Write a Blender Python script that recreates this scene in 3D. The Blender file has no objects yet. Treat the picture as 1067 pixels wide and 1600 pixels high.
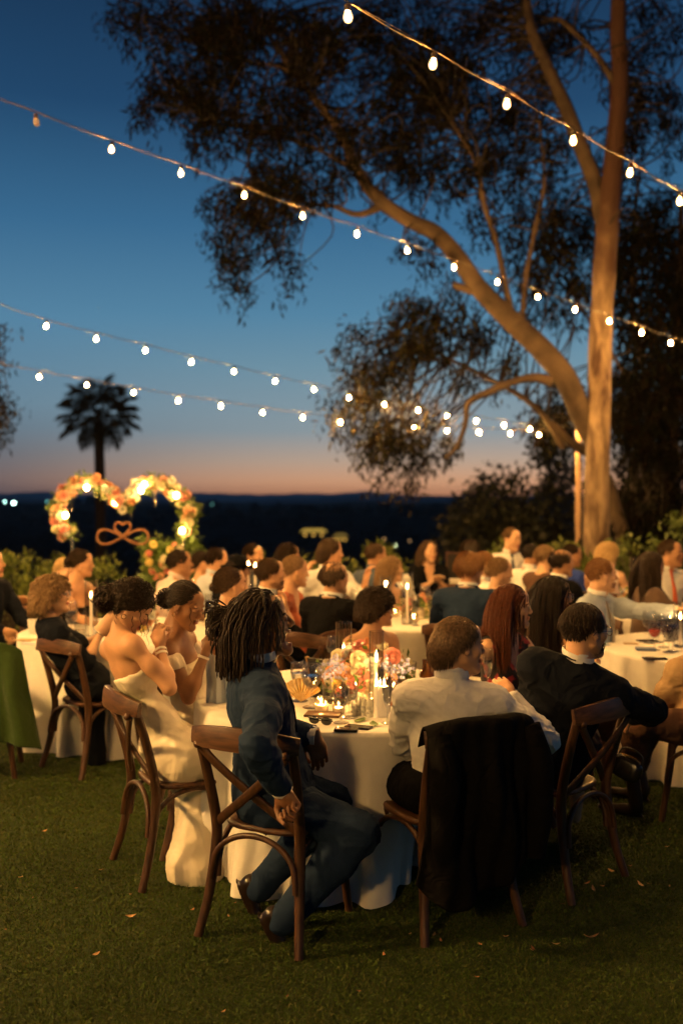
import bpy, math, random
import numpy as np
from mathutils import Vector, Matrix
rad = math.radians
random.seed(7); RNG = np.random.default_rng(7)
scene = bpy.context.scene
COL = scene.collection
# ------------------------------------------------------------------ camera
CAM_H = 1.8; FPX = 1555.6; PITCH = math.atan(23 / FPX)
cam_d = bpy.data.cameras.new('camera'); cam = bpy.data.objects.new('camera', cam_d); COL.objects.link(cam)
cam_d.sensor_fit = 'VERTICAL'; cam_d.sensor_height = 36; cam_d.sensor_width = 24; cam_d.lens = 35
cam_d.clip_start = 0.1; cam_d.clip_end = 20000
cam.location = (0, 0, CAM_H); cam.rotation_euler = (rad(90) - PITCH, 0, 0)
cam_d.dof.use_dof = True; cam_d.dof.focus_distance = 4.15; cam_d.dof.aperture_fstop = 1.45; cam_d.dof.aperture_blades = 0
scene.camera = cam
scene.view_settings.view_transform = 'Standard'; scene.view_settings.look = 'None'
scene.view_settings.gamma = 1; scene.view_settings.exposure = 0.0
scene.view_settings.use_curve_mapping = False
scene.render.engine = 'CYCLES'
cy = scene.cycles
cy.use_denoising = True
try: cy.denoiser = 'OPENIMAGEDENOISE'
except Exception: pass
cy.max_bounces = 7; cy.diffuse_bounces = 3; cy.glossy_bounces = 3; cy.transmission_bounces = 7; cy.transparent_max_bounces = 8
cy.caustics_reflective = False; cy.caustics_refractive = False
cy.sample_clamp_indirect = 4; cy.use_light_tree = True; cy.use_adaptive_sampling = False
# ------------------------------------------------------------------ dusk sky
world = bpy.data.worlds.new('World'); scene.world = world; world.use_nodes = True
def build_world():
    nt = world.node_tree; n = nt.nodes; l = nt.links; n.clear()
    out = n.new('ShaderNodeOutputWorld'); bg = n.new('ShaderNodeBackground')
    tc = n.new('ShaderNodeTexCoord'); sx = n.new('ShaderNodeSeparateXYZ')
    l.new(tc.outputs['Generated'], sx.inputs[0])
    def ramp(stops):
        r = n.new('ShaderNodeValToRGB'); e = r.color_ramp.elements
        while len(e) < len(stops): e.new(0.5)
        for k, (p, c) in enumerate(stops): e[k].position = p; e[k].color = (*c, 1)
        l.new(sx.outputs['Z'], r.inputs[0]); return r
    cool = ramp([(0.0, (.10, .085, .10)), (.018, (.160, .125, .130)), (.045, (.125, .150, .185)), (.09, (.135, .235, .315)),
                 (.17, (.090, .230, .365)), (.26, (.040, .142, .275)), (.36, (.015, .062, .145)), (.46, (.0085, .034, .085)), (.75, (.004, .014, .045)), (1.0, (.002, .008, .03))])
    warm = ramp([(0.0, (.66, .27, .12)), (.016, (.72, .37, .20)), (.036, (.53, .38, .28)), (.066, (.27, .33, .36)),
                 (.13, (.165, .295, .38)), (.18, (.090, .235, .37)), (.26, (.043, .150, .285)), (.36, (.017, .066, .15)), (.46, (.009, .035, .088)), (1.0, (.002, .008, .03))])
    # the glow sits over the place where the sun went down, right of the pole
    dot = n.new('ShaderNodeVectorMath'); dot.operation = 'DOT_PRODUCT'
    l.new(tc.outputs['Generated'], dot.inputs[0]); a = rad(14); dot.inputs[1].default_value = (math.sin(a), math.cos(a), 0)
    mr = n.new('ShaderNodeMapRange'); mr.interpolation_type = 'SMOOTHSTEP'
    mr.inputs['From Min'].default_value = .80; mr.inputs['From Max'].default_value = 1.0
    l.new(dot.outputs['Value'], mr.inputs['Value'])
    mx = n.new('ShaderNodeMix'); mx.data_type = 'RGBA'
    l.new(mr.outputs[0], mx.inputs[0]); l.new(cool.outputs[0], mx.inputs[6]); l.new(warm.outputs[0], mx.inputs[7])
    # the eastern half of the sky, away from the afterglow, is darker
    me = n.new('ShaderNodeMapRange'); me.interpolation_type = 'SMOOTHSTEP'
    for k_, v_ in zip(('From Min', 'From Max', 'To Min', 'To Max'), (-.9, .55, .30, 1.0)): me.inputs[k_].default_value = v_
    l.new(dot.outputs['Value'], me.inputs['Value']); l.new(me.outputs[0], bg.inputs[1])
    l.new(mx.outputs[2], bg.inputs[0])
    l.new(bg.outputs[0], out.inputs[0])
build_world()
BULB_STRENGTH = 2300.0; BULB_COLOR = (1.0, .55, .165)
CANDLE_COLOR = (1.0, .52, .15)
# ------------------------------------------------------------------ placing
def P(u, v, z):
    xc = (u - 533.5) / FPX; yc = -(v - 800) / FPX
    d = np.array([xc, math.cos(PITCH) + yc * math.sin(PITCH), -math.sin(PITCH) + yc * math.cos(PITCH)])
    return np.array([0, 0, CAM_H]) + d * (z / d[1])
def onz(u, v, h=0.0):
    p = P(u, v, 1.0); d = p - np.array([0, 0, CAM_H]); t = (h - CAM_H) / d[2]
    return np.array([0, 0, CAM_H]) + d * t
def nrm(v):
    v = np.asarray(v, float); return v / (np.linalg.norm(v, axis=-1, keepdims=True) + 1e-9)
def frame(yaw, pitch=0, roll=0):
    """columns right, forward, up; yaw clockwise from +Y, pitch positive looks down"""
    y = rad(yaw); f = np.array([math.sin(y), math.cos(y), 0]); r = np.array([math.cos(y), -math.sin(y), 0]); u = np.array([0, 0, 1.0])
    p = rad(pitch); f2 = f * math.cos(p) - u * math.sin(p); u2 = u * math.cos(p) + f * math.sin(p)
    q = rad(roll); r2 = r * math.cos(q) - u2 * math.sin(q); u3 = u2 * math.cos(q) + r * math.sin(q)
    return np.stack([r2, f2, u3], 1)
# ------------------------------------------------------------------ materials
MATS = {}
def mat(name, col, rough=.6, metal=0, vary=0, vscale=8, bump=0, bscale=40, bdist=.01, sheen=0, trans=0, ior=1.45, spec=.5,
        emit=None, estr=0, col2=None, stretch=(1, 1, 1), sss=0, coat=0, fold=0, fscale=7, weave=0, alpha=1, coords='Object', detail=4, anis=0):
    if name in MATS: return MATS[name]
    m = bpy.data.materials.new(name); m.use_nodes = True; nt = m.node_tree; n = nt.nodes; l = nt.links
    b = n['Principled BSDF']; b.inputs['Base Color'].default_value = (*col, 1); b.inputs['Roughness'].default_value = rough
    b.inputs['Metallic'].default_value = metal; b.inputs['IOR'].default_value = ior; b.inputs['Specular IOR Level'].default_value = spec
    b.inputs['Transmission Weight'].default_value = trans; b.inputs['Sheen Weight'].default_value = sheen
    b.inputs['Coat Weight'].default_value = coat; b.inputs['Alpha'].default_value = alpha
    if sss: b.inputs['Subsurface Weight'].default_value = sss; b.inputs['Subsurface Radius'].default_value = (.012, .005, .003); b.inputs['Subsurface Scale'].default_value = 1
    if emit: b.inputs['Emission Color'].default_value = (*emit, 1); b.inputs['Emission Strength'].default_value = estr
    tc = n.new('ShaderNodeTexCoord'); mp = n.new('ShaderNodeMapping'); mp.inputs['Scale'].default_value = stretch
    l.new(tc.outputs[coords], mp.inputs[0])
    def noise(sc, dt=4, dist=0):
        t = n.new('ShaderNodeTexNoise'); t.inputs['Scale'].default_value = sc; t.inputs['Detail'].default_value = dt
        t.inputs['Distortion'].default_value = dist; l.new(mp.outputs[0], t.inputs['Vector']); return t
    if vary or col2:
        t = noise(vscale, detail, .4); r = n.new('ShaderNodeValToRGB')
        c2 = col2 or tuple(min(1, c * (1 + vary)) for c in col); c1 = col if col2 else tuple(c * (1 - vary) for c in col)
        r.color_ramp.elements[0].position = .34; r.color_ramp.elements[1].position = .66
        r.color_ramp.elements[0].color = (*c1, 1); r.color_ramp.elements[1].color = (*c2, 1)
        l.new(t.outputs['Fac'], r.inputs[0]); l.new(r.outputs[0], b.inputs['Base Color'])
    last = None
    for amt, sc, dt, dist, dd in ((fold, fscale, 2, 1.2, .02), (bump, bscale, 5, .2, bdist), (weave, 420, 1, 0, .0012)):
        if amt:
            t = noise(sc, dt, dist); bp = n.new('ShaderNodeBump'); bp.inputs['Strength'].default_value = amt; bp.inputs['Distance'].default_value = dd
            l.new(t.outputs['Fac'], bp.inputs['Height'])
            if last: l.new(last.outputs[0], bp.inputs['Normal'])
            last = bp
    if last: l.new(last.outputs[0], b.inputs['Normal'])
    MATS[name] = m; return m
def skin_mat(name, c, rough=.48):
    return mat(name, c, rough=rough, vary=.10, vscale=14, bump=.12, bscale=260, bdist=.002, sss=.0, spec=.42)
def cloth_mat(name, c, rough=.85, fold=.55, fscale=8, sheen=.15, vary=.06, weave=.5, stretch=(1, 1, 1), spec=.25):
    return mat(name, c, rough=rough, fold=fold, fscale=fscale, sheen=sheen, vary=vary, vscale=30, weave=weave, stretch=stretch, spec=spec)
def hair_mat(name, c, c2):
    return mat(name, c, rough=.46, col2=c2, vscale=70, bump=.3, bscale=320, bdist=.002, spec=.20)
# ------------------------------------------------------------------ mesh plumbing
class MB:
    def __init__(s): s.v = []; s.f = []; s.n = 0
    def add(s, V, F, m=0):
        V = np.asarray(V, float)
        if len(V) == 0: return s
        if isinstance(F, (list, tuple)) and len(F) and not np.isscalar(F[0]) and len({len(q) for q in F}) > 1:
            by = {}
            for q in F: by.setdefault(len(q), []).append(q)
            Fs = [np.array(x) for x in by.values()]
        else: Fs = [np.asarray(F)]
        for q in Fs:
            if len(q): s.f.append((q + s.n, m))
        s.v.append(V); s.n += len(V); return s
    def build(s, name, mats, parent=None, smooth=True, loc=None, M=None):
        me = bpy.data.meshes.new(name)
        V = np.concatenate(s.v) if s.v else np.zeros((0, 3))
        if M is not None: V = V @ np.asarray(M).T
        if loc is not None: V = V - np.asarray(loc)
        me.vertices.add(len(V)); me.vertices.foreach_set('co', V.astype(np.float32).ravel())
        if s.f:
            loops = np.concatenate([f.ravel() for f, _ in s.f]); tot = np.concatenate([np.full(len(f), f.shape[1]) for f, _ in s.f])
            st = np.concatenate([[0], np.cumsum(tot)[:-1]]); mi = np.concatenate([np.full(len(f), m) if np.isscalar(m) else m for f, m in s.f])
            me.loops.add(len(loops)); me.loops.foreach_set('vertex_index', loops.astype(np.int32))
            me.polygons.add(len(tot)); me.polygons.foreach_set('loop_start', st.astype(np.int32)); me.polygons.foreach_set('loop_total', tot.astype(np.int32))
            me.polygons.foreach_set('material_index', mi.astype(np.int32)); me.polygons.foreach_set('use_smooth', np.full(len(tot), smooth))
        for m in (mats if isinstance(mats, (list, tuple)) else [mats]): me.materials.append(m)
        me.update(); me.validate()
        if smooth and len(me.polygons) < 30000: me.set_sharp_from_angle(angle=rad(58))
        o = bpy.data.objects.new(name, me); COL.objects.link(o)
        if loc is not None: o.location = loc
        if parent is not None: o.parent = parent
        return o
def tag(o, label, cat, group=None, kind=None):
    if label: o['label'] = label
    if cat: o['category'] = cat
    if group: o['group'] = group
    if kind: o['kind'] = kind
    return o
def empty(name, loc=(0, 0, 0), rz=0, label=None, cat=None, group=None):
    o = bpy.data.objects.new(name, None); COL.objects.link(o); o.location = loc; o.rotation_euler = (0, 0, rz); o.empty_display_size = .05
    return tag(o, label, cat, group)
def child(root, mb, name, mats, smooth=True, local=False):
    """mesh given in world space, hung under a root that may stand elsewhere"""
    if not local:
        o = mb.build(name, mats, None, smooth); o.parent = root
        o.matrix_parent_inverse = Matrix.Translation(root.location).inverted() if root.rotation_euler.z == 0 else (Matrix.Translation(root.location) @ Matrix.Rotation(root.rotation_euler.z, 4, 'Z')).inverted()
        return o
    return mb.build(name, mats, root, smooth)
def copy_tree(o, parent=None):
    c = o.copy(); COL.objects.link(c); c.parent = parent
    for ch in o.children: copy_tree(ch, c)
    return c
def box(c, s, R=None):
    V = np.array([[x, y, z] for x in (-.5, .5) for y in (-.5, .5) for z in (-.5, .5)]) * np.asarray(s)
    if R is not None: V = V @ np.asarray(R).T
    return V + np.asarray(c), np.array([[0, 1, 3, 2], [4, 6, 7, 5], [0, 4, 5, 1], [2, 3, 7, 6], [0, 2, 6, 4], [1, 5, 7, 3]])
def ico(c, r, n=8, m=6, R=None):
    """uv ellipsoid"""
    th = np.linspace(0, math.pi, m + 1); ph = np.linspace(0, 2 * math.pi, n, endpoint=False)
    V = [[0, 0, 1]]
    for t in th[1:-1]:
        for p in ph: V.append([math.sin(t) * math.cos(p), math.sin(t) * math.sin(p), math.cos(t)])
    V.append([0, 0, -1]); V = np.array(V) * np.asarray(r)
    if R is not None: V = V @ np.asarray(R).T
    F = [[0, 1 + i, 1 + (i + 1) % n] for i in range(n)]
    for j in range(m - 2):
        a = 1 + j * n; F += [[a + i, a + n + i, a + n + (i + 1) % n, a + (i + 1) % n] for i in range(n)]
    a = 1 + (m - 2) * n; F += [[a + i, len(V) - 1, a + (i + 1) % n] for i in range(n)]
    return V + np.asarray(c), F
def tubes(paths, rad_, sides=5, flat=None, closed_end=True):
    """many tubes: paths [N,K,3], rad [N,K] or [K] or number"""
    p = np.asarray(paths, float); N, K, _ = p.shape
    r = np.broadcast_to(np.asarray(rad_, float) if np.ndim(rad_) else np.full(K, rad_), (N, K))
    t = np.gradient(p, axis=1); t = nrm(t)
    ref = np.where(np.abs(t[:, :1, 2:3]) > .9, np.array([1., 0, 0]), np.array([0, 0, 1.]))
    ref = np.broadcast_to(ref, t.shape).copy()
    a = nrm(np.cross(t, ref)); 
    for k in range(1, K):   # carry the frame along
        w = a[:, k - 1] - t[:, k] * np.sum(a[:, k - 1] * t[:, k], 1, keepdims=True); a[:, k] = nrm(w)
    b = np.cross(t, a)
    ang = np.linspace(0, 2 * math.pi, sides, endpoint=False)
    fl = 1 if flat is None else flat
    V = p[:, :, None] + r[:, :, None, None] * (np.cos(ang)[None, None, :, None] * a[:, :, None] + fl * np.sin(ang)[None, None, :, None] * b[:, :, None])
    idx = np.arange(N * K * sides).reshape(N, K, sides)
    A = idx[:, :-1]; B = idx[:, 1:]
    F = np.stack([A, np.roll(A, -1, 2), np.roll(B, -1, 2), B], -1).reshape(-1, 4)
    return V.reshape(-1, 3), F
def catmull(pts, n=8):
    p = np.asarray(pts, float); p = np.vstack([2 * p[0] - p[1], p, 2 * p[-1] - p[-2]]); out = []
    for i in range(1, len(p) - 2):
        for t in np.linspace(0, 1, n, endpoint=False):
            a, b, c, d = p[i - 1], p[i], p[i + 1], p[i + 2]
            out.append(.5 * ((2 * b) + (-a + c) * t + (2 * a - 5 * b + 4 * c - d) * t * t + (-a + 3 * b - 3 * c + d) * t ** 3))
    out.append(p[-2]); return np.array(out)
def bar(pts, r, sides=8, n=6, caps=True):
    """one smooth tapered tube through pts; r number or per point"""
    c = catmull(pts, n); rr = np.interp(np.linspace(0, 1, len(c)), np.linspace(0, 1, len(pts)), r if np.ndim(r) else [r] * len(pts))
    if caps:
        c = np.vstack([c[0], c, c[-1]]); rr = np.concatenate([[1e-4], rr, [1e-4]])
        t0 = nrm(c[2] - c[1]); t1 = nrm(c[-2] - c[-3]); c[0] = c[1] - t0 * 1e-4; c[-1] = c[-2] + t1 * 1e-4
    return tubes(c[None], rr[None], sides)
def sweep(pts, w, h, up, n=6, bev=.25):
    """swept rounded rectangle: w across, h along the given up direction"""
    c = catmull(pts, n); K = len(c); t = nrm(np.gradient(c, axis=0)); up = np.asarray(up, float)
    a = nrm(np.cross(t, up)); b = np.cross(a, t)
    W = np.interp(np.linspace(0, 1, K), np.linspace(0, 1, len(pts)), w if np.ndim(w) else [w] * len(pts)); Hh = np.interp(np.linspace(0, 1, K), np.linspace(0, 1, len(pts)), h if np.ndim(h) else [h] * len(pts))
    q = 1 - bev
    prof = np.array([[1, q * .6], [q, 1], [0, 1.06], [-q, 1], [-1, q * .6], [-1, -q * .6], [-q, -1], [0, -1.06], [q, -1], [1, -q * .6]]) * .5; S = len(prof)
    V = c[:, None] + prof[None, :, :1] * W[:, None, None] * a[:, None] + prof[None, :, 1:] * Hh[:, None, None] * b[:, None]
    idx = np.arange(K * S).reshape(K, S); A = idx[:-1]; B = idx[1:]
    F = np.stack([A, np.roll(A, -1, 1), np.roll(B, -1, 1), B], -1).reshape(-1, 4).tolist()
    F.append(list(range(S))[::-1]); F.append([(K - 1) * S + i for i in range(S)])
    return V.reshape(-1, 3), F
def lathe(prof, c=(0, 0, 0), n=24, fn=None):
    prof = np.asarray(prof, float); ang = np.linspace(0, 2 * math.pi, n, endpoint=False); K = len(prof)
    A, Rr = np.meshgrid(ang, prof[:, 0]); Z = np.repeat(prof[:, 1:2], n, 1)
    if fn is not None: Rr, Z = fn(A, Rr, Z)
    V = np.stack([Rr * np.cos(A), Rr * np.sin(A), Z], -1).reshape(-1, 3) + np.asarray(c)
    idx = np.arange(K * n).reshape(K, n); a = idx[:-1]; b = idx[1:]
    return V, np.stack([a, np.roll(a, -1, 1), np.roll(b, -1, 1), b], -1).reshape(-1, 4)
# ------------------------------------------------------------------ implicit bodies
class Field:
    def __init__(s, lo, hi, h):
        s.lo = np.asarray(lo, float); s.h = h; s.n = np.maximum(4, np.ceil((np.asarray(hi) - s.lo) / h).astype(int) + 1)
        s.d = np.full(s.n, .09, np.float32)
    def _loc(s, lo, hi):
        a = np.clip(np.floor((lo - s.lo) / s.h).astype(int), 0, s.n); b = np.clip(np.ceil((hi - s.lo) / s.h).astype(int) + 1, 0, s.n)
        if np.any(b <= a): return None, None
        g = [s.lo[i] + s.h * np.arange(a[i], b[i]) for i in range(3)]
        X = np.stack(np.meshgrid(*g, indexing='ij'), -1).astype(np.float32)
        return tuple(slice(a[i], b[i]) for i in range(3)), X
    def _mix(s, sl, d, k, op):
        o = s.d[sl]
        if op == 'u':
            if k: h = np.maximum(k - np.abs(o - d), 0) / k; s.d[sl] = np.minimum(o, d) - h * h * k * .25
            else: s.d[sl] = np.minimum(o, d)
        else:
            d = -d
            if k: h = np.maximum(k - np.abs(o - d), 0) / k; s.d[sl] = np.maximum(o, d) + h * h * k * .25
            else: s.d[sl] = np.maximum(o, d)
    def cone(s, a, b, ra, rb, k=.03, op='u', sq=None):
        a = np.asarray(a, float); b = np.asarray(b, float); m = max(ra, rb) + k + 3 * s.h
        sl, X = s._loc(np.minimum(a, b) - m, np.maximum(a, b) + m)
        if sl is None: return s
        ab = (b - a).astype(np.float32); t = np.clip((X - a) @ ab / (ab @ ab + 1e-9), 0, 1)
        d = np.linalg.norm(X - a.astype(np.float32) - t[..., None] * ab, axis=-1) - (ra + (rb - ra) * t)
        s._mix(sl, d, k, op); return s
    def ell(s, c, r, R=None, k=.03, op='u'):
        c = np.asarray(c, float); r = np.asarray(r, float) * np.ones(3); m = max(r) + k + 3 * s.h
        sl, X = s._loc(c - m, c + m)
        if sl is None: return s
        q = X - c.astype(np.float32)
        if R is not None: q = q @ np.asarray(R, np.float32)
        k0 = np.linalg.norm(q / r, axis=-1); k1 = np.linalg.norm(q / (r * r), axis=-1) + 1e-6
        s._mix(sl, (k0 * (k0 - 1) / k1).astype(np.float32), k, op); return s
    def cut(s, c, nvec, k=.006):
        """remove everything on the side the normal points to"""
        X = s.grid(); nv = nrm(nvec).astype(np.float32); d = (X - np.asarray(c, np.float32)) @ nv
        s._mix((slice(None),) * 3, -d, k, 's'); return s
    def grid(s):
        if not hasattr(s, '_g'):
            g = [s.lo[i] + s.h * np.arange(s.n[i]) for i in range(3)]; s._g = np.stack(np.meshgrid(*g, indexing='ij'), -1).astype(np.float32)
        return s._g
    def mesh(s, relax=1):
        d = s.d.copy(); d[0] = d[-1] = .05; d[:, 0] = d[:, -1] = .05; d[:, :, 0] = d[:, :, -1] = .05
        I = d < 0; nx, ny, nz = d.shape
        C = sum(I[i:nx - 1 + i, j:ny - 1 + j, k:nz - 1 + k].astype(np.int8) for i in (0, 1) for j in (0, 1) for k in (0, 1))
        act = (C > 0) & (C < 8); cells = np.argwhere(act)
        if len(cells) == 0: return np.zeros((0, 3)), np.zeros((0, 4), int)
        vid = np.full(act.shape, -1, np.int64); vid[act] = np.arange(len(cells))
        acc = np.zeros((len(cells), 3)); cnt = np.zeros(len(cells))
        F = []
        for ax in range(3):
            e = np.zeros(3, int); e[ax] = 1; o1, o2 = [q for q in range(3) if q != ax]
            for i in (0, 1):
                for j in (0, 1):
                    off = np.zeros(3, int); off[o1] = i; off[o2] = j
                    a = cells + off; b = a + e; da = d[tuple(a.T)]; db = d[tuple(b.T)]
                    m = (da < 0) != (db < 0); t = np.where(m, da / (da - db + 1e-12), 0)
                    pt = off + t[:, None] * e; acc[m] += pt[m]; cnt[m] += 1
            sa = [slice(0, -1) if q == ax else slice(None) for q in range(3)]; sb = [slice(1, None) if q == ax else slice(None) for q in range(3)]
            ch = np.argwhere(I[tuple(sa)] != I[tuple(sb)])
            ch = ch[(ch[:, o1] > 0) & (ch[:, o2] > 0) & (ch[:, o1] < d.shape[o1] - 1) & (ch[:, o2] < d.shape[o2] - 1)]
            u = np.zeros(3, int); u[o1] = 1; w = np.zeros(3, int); w[o2] = 1
            q = np.stack([vid[tuple((ch - u - w).T)], vid[tuple((ch - w).T)], vid[tuple(ch.T)], vid[tuple((ch - u).T)]], 1)
            ins = I[tuple(ch.T)]; flip = ins if ax != 1 else ~ins
            q[~flip] = q[~flip][:, ::-1]; F.append(q)
        V = s.lo + s.h * (cells + acc / np.maximum(cnt, 1)[:, None]); F = np.concatenate(F); F = F[(F >= 0).all(1)]
        for _ in range(relax):
            S = np.zeros_like(V); c2 = np.zeros(len(V))
            for i in range(4):
                np.add.at(S, F[:, i], V[F[:, (i + 1) % 4]] + V[F[:, (i + 3) % 4]]); np.add.at(c2, F[:, i], 2)
            V = V * .5 + .5 * S / np.maximum(c2, 1)[:, None]
        return V, F
def vnoise(p, s=1.0, seed=0):
    """cheap smooth noise from sines, about -1..1"""
    p = np.asarray(p, float) * s + seed * 3.71
    return (np.sin(p[..., 0] * 1.7 + 1.3 * np.sin(p[..., 1] * 1.1 + p[..., 2])) + np.sin(p[..., 1] * 2.3 + 1.1 * np.sin(p[..., 2] * 1.7 + p[..., 0] * .7)) + np.sin(p[..., 2] * 1.9 + 1.2 * np.sin(p[..., 0] * 1.3 + p[..., 1] * 1.9))) / 3
# ================================================================== people
_heads = {}
def head_mesh(sex, mouth, h, closed=False):
    key = (sex, mouth, h, closed)
    if key in _heads: return _heads[key]
    F = Field((-.105, -.13, -.19), (.105, .145, .145), h)
    m = sex == 'm'; jw = .050 if m else .044; jd = .026 if mouth else 0
    F.ell((0, -.018, .035), (.076, .096, .086), k=.0)
    F.ell((0, .028, -.018), (.062, .064, .086), k=.03)
    for s in (-1, 1):
        F.cone((s * jw, .004, -.052 - jd * .3), (s * .010, .070, -.098 - jd), .022, .017, k=.03)
        F.ell((s * .040, .058, -.020), (.024, .020, .018), k=.02)
        F.ell((s * .030, .084, .026), (.020, .009, .007), k=.012)
    F.ell((0, .078, -.100 - jd), (.018, .016, .016), k=.02)
    F.ell((0, .045, .055), (.052, .045, .045), k=.02)
    for s in (-1, 1): F.ell((s * .031, .104, .004), (.019, .014, .013), k=.012, op='s')
    ny = 0 if m else -.005
    F.cone((0, .086, .020), (0, .112 + ny, -.020), .0072, .0088 + ny * .2, k=.010)
    F.ell((0, .111 + ny, -.024), (.010, .011, .009), k=.006)
    for s in (-1, 1): F.ell((s * .012, .101, -.030), (.008, .010, .008), k=.005)
    if mouth:
        F.ell((0, .093, -.052), (.024, .010, .007), k=.006); F.ell((0, .089, -.103), (.021, .010, .008), k=.006)
        F.ell((0, .100, -.078), (.019, .034, .023), k=.006, op='s')
    else:
        F.ell((0, .094, -.055), (.023, .010, .0055), k=.004); F.ell((0, .091, -.067), (.020, .010, .0065), k=.004)
    for s in (-1, 1):
        F.ell((s * .031, .082, .004), (.0155, .0135, .0125), k=.003)       # lids and ball
        R = frame(s * 22, 0, s * -8); F.ell((s * .079, -.004, -.002), (.0075, .017, .030), R, k=.005)
        F.ell((s * .086, .003, .002), (.006, .009, .017), R, k=.004, op='s')
    F.cone((0, -.030, -.04), (0, -.045, -.19), .054 if m else .046, .056 if m else .046, k=.02)
    F.cone((0, .030, -.088), (0, -.02, -.15), .030 if m else .024, .040 if m else .032, k=.03)
    V, Q = F.mesh(1)
    c = V[Q].mean(1); mi = np.zeros(len(Q), int)
    lip = (np.abs(c[:, 0]) < .0235) & (c[:, 1] > .086) & ((((c[:, 2] < -.0500) & (c[:, 2] > -.0725)) if not mouth else ((c[:, 2] < -.044) & (c[:, 2] > -.112))))
    mi[lip] = 1
    if mouth: mi[(np.abs(c[:, 0]) < .018) & (c[:, 1] < .090) & (c[:, 1] > .04) & (c[:, 2] < -.058) & (c[:, 2] > -.098)] = 2
    if closed:
        mi[(np.abs(np.abs(c[:, 0]) - .031) < .0135) & (c[:, 1] > .084) & (np.abs(c[:, 2] + .0035 - 9 * (np.abs(c[:, 0]) - .031) ** 2) < .0019)] = 2
    elif h < .0055:
        eye = (np.abs(np.abs(c[:, 0]) - .031) < .0125) & (c[:, 1] > .088) & (np.abs(c[:, 2] - .0035) < .0042 * np.sqrt(np.maximum(0, 1 - ((np.abs(c[:, 0]) - .031) / .0125) ** 2)) + .0006)
        mi[eye] = 3
        mi[eye & (np.abs(np.abs(c[:, 0]) - .031) < .0055)] = 2
    else:
        mi[(np.abs(np.abs(c[:, 0]) - .031) < .011) & (c[:, 1] > .086) & (np.abs(c[:, 2] - .003) < .004)] = 2
    mi[(np.abs(np.abs(c[:, 0]) - .031) < .018) & (c[:, 1] > .076) & (np.abs(c[:, 2] - .0245 + 4 * (np.abs(c[:, 0]) - .028) ** 2 * 1.0) < .0030)] = 2
    _heads[key] = (V, Q, mi); return _heads[key]
_hands = {}
def hand_mesh(curl, h, fist=0):
    """right hand: fingers along +y, palm faces -z, thumb on -x; wrist at the origin"""
    key = (curl, h)
    if key in _hands: return _hands[key]
    F = Field((-.085, -.03, -.115), (.06, .21, .05), h)
    F.cone((0, -.02, 0), (0, .03, 0), .026, .028, k=.02); F.ell((0, .055, -.002), (.040, .048, .0165), k=.015)
    F.ell((-.022, .035, -.010), (.018, .030, .016), k=.015)
    for i, (x, L, r) in enumerate(((-.029, .078, .0092), (-.0095, .088, .0095), (.010, .082, .0090), (.028, .064, .0080))):
        p = np.array([x, .092 - abs(i - 1.2) * .004, 0.0]); d = np.array([x * 1.2, 1.0, 0]); d = nrm(d); a = 0.0
        F.cone(np.array([x * .6, .045, 0]), p, r * 1.1, r * 1.1, k=.008)
        for q, fr in enumerate((.46, .31, .25)):
            a += rad(curl * (.8, 1.15, .75)[q] * (1 + .08 * i)); dd = np.array([d[0], d[1] * math.cos(a), -math.sin(a)])
            e = p + nrm(dd) * L * fr; F.cone(p, e, r * (1 - .08 * q), r * (1 - .08 * (q + 1)), k=.0015); p = e
    t0 = np.array([-.028, .022, -.012]); t1 = np.array([-.055, .052, -.026]); t2 = np.array([-.060 + curl * .0002, .082, -.036 - curl * .0002]); t3 = t2 + np.array([.008 + curl * .0003, .024, -.006 - curl * .0002])
    F.cone(t0, t1, .0145, .0115, k=.012); F.cone(t1, t2, .0110, .0098, k=.003); F.cone(t2, t3, .0098, .0078, k=.002)
    V, Q = F.mesh(1); _hands[key] = (V, Q); return _hands[key]
def place(V, M, c, s=1.0): return (np.asarray(V) * s) @ np.asarray(M).T + np.asarray(c)
def ik(S, W, l1, l2, pole):
    S = np.asarray(S, float); W = np.asarray(W, float); d = W - S; L = np.linalg.norm(d)
    if L > (l1 + l2) * .995: W = S + d / L * (l1 + l2) * .995; d = W - S; L = np.linalg.norm(d)
    a = (l1 * l1 - l2 * l2 + L * L) / (2 * L); hgt = math.sqrt(max(1e-6, l1 * l1 - a * a)); ax = d / L
    po = np.asarray(pole, float); po = po - ax * (po @ ax); return S + ax * a + nrm(po) * hgt, W
SKIN = {'light': (.56, .30, .16), 'fair': (.62, .36, .21), 'tan': (.42, .215, .11), 'brown': (.24, .110, .050), 'dark': (.115, .050, .026)}
HAIRC = {'black': ((.010, .007, .006), (.022, .014, .010)), 'dark': ((.014, .009, .006), (.036, .022, .014)), 'brown': ((.040, .024, .014), (.085, .052, .030)),
         'auburn': ((.052, .014, .006), (.105, .030, .012)), 'blond': ((.38, .24, .10), (.60, .42, .21)), 'ash': ((.16, .095, .045), (.30, .19, .10)),
         'sandy': ((.085, .050, .027), (.19, .115, .062)), 'ginger': ((.15, .07, .028), (.28, .14, .06)), 'grey': ((.14, .11, .08), (.27, .22, .17))}
M_LIP = {k: mat('lips_' + k, tuple(np.array(c) * np.array((.85, .5, .55))), rough=.35) for k, c in SKIN.items()}
M_DARK = mat('dark_iris', (.012, .008, .006), rough=.25)
M_EYE = mat('eye_white', (.36, .31, .26), rough=.3)
M_SKIN = {k: skin_mat('skin_' + k, c) for k, c in SKIN.items()}
M_HAIR = {k: hair_mat('hair_' + k, *c) for k, c in HAIRC.items()}
CR_C = np.array([0, -.018, .035]); CR_R = np.array([.076, .096, .086])
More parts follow.
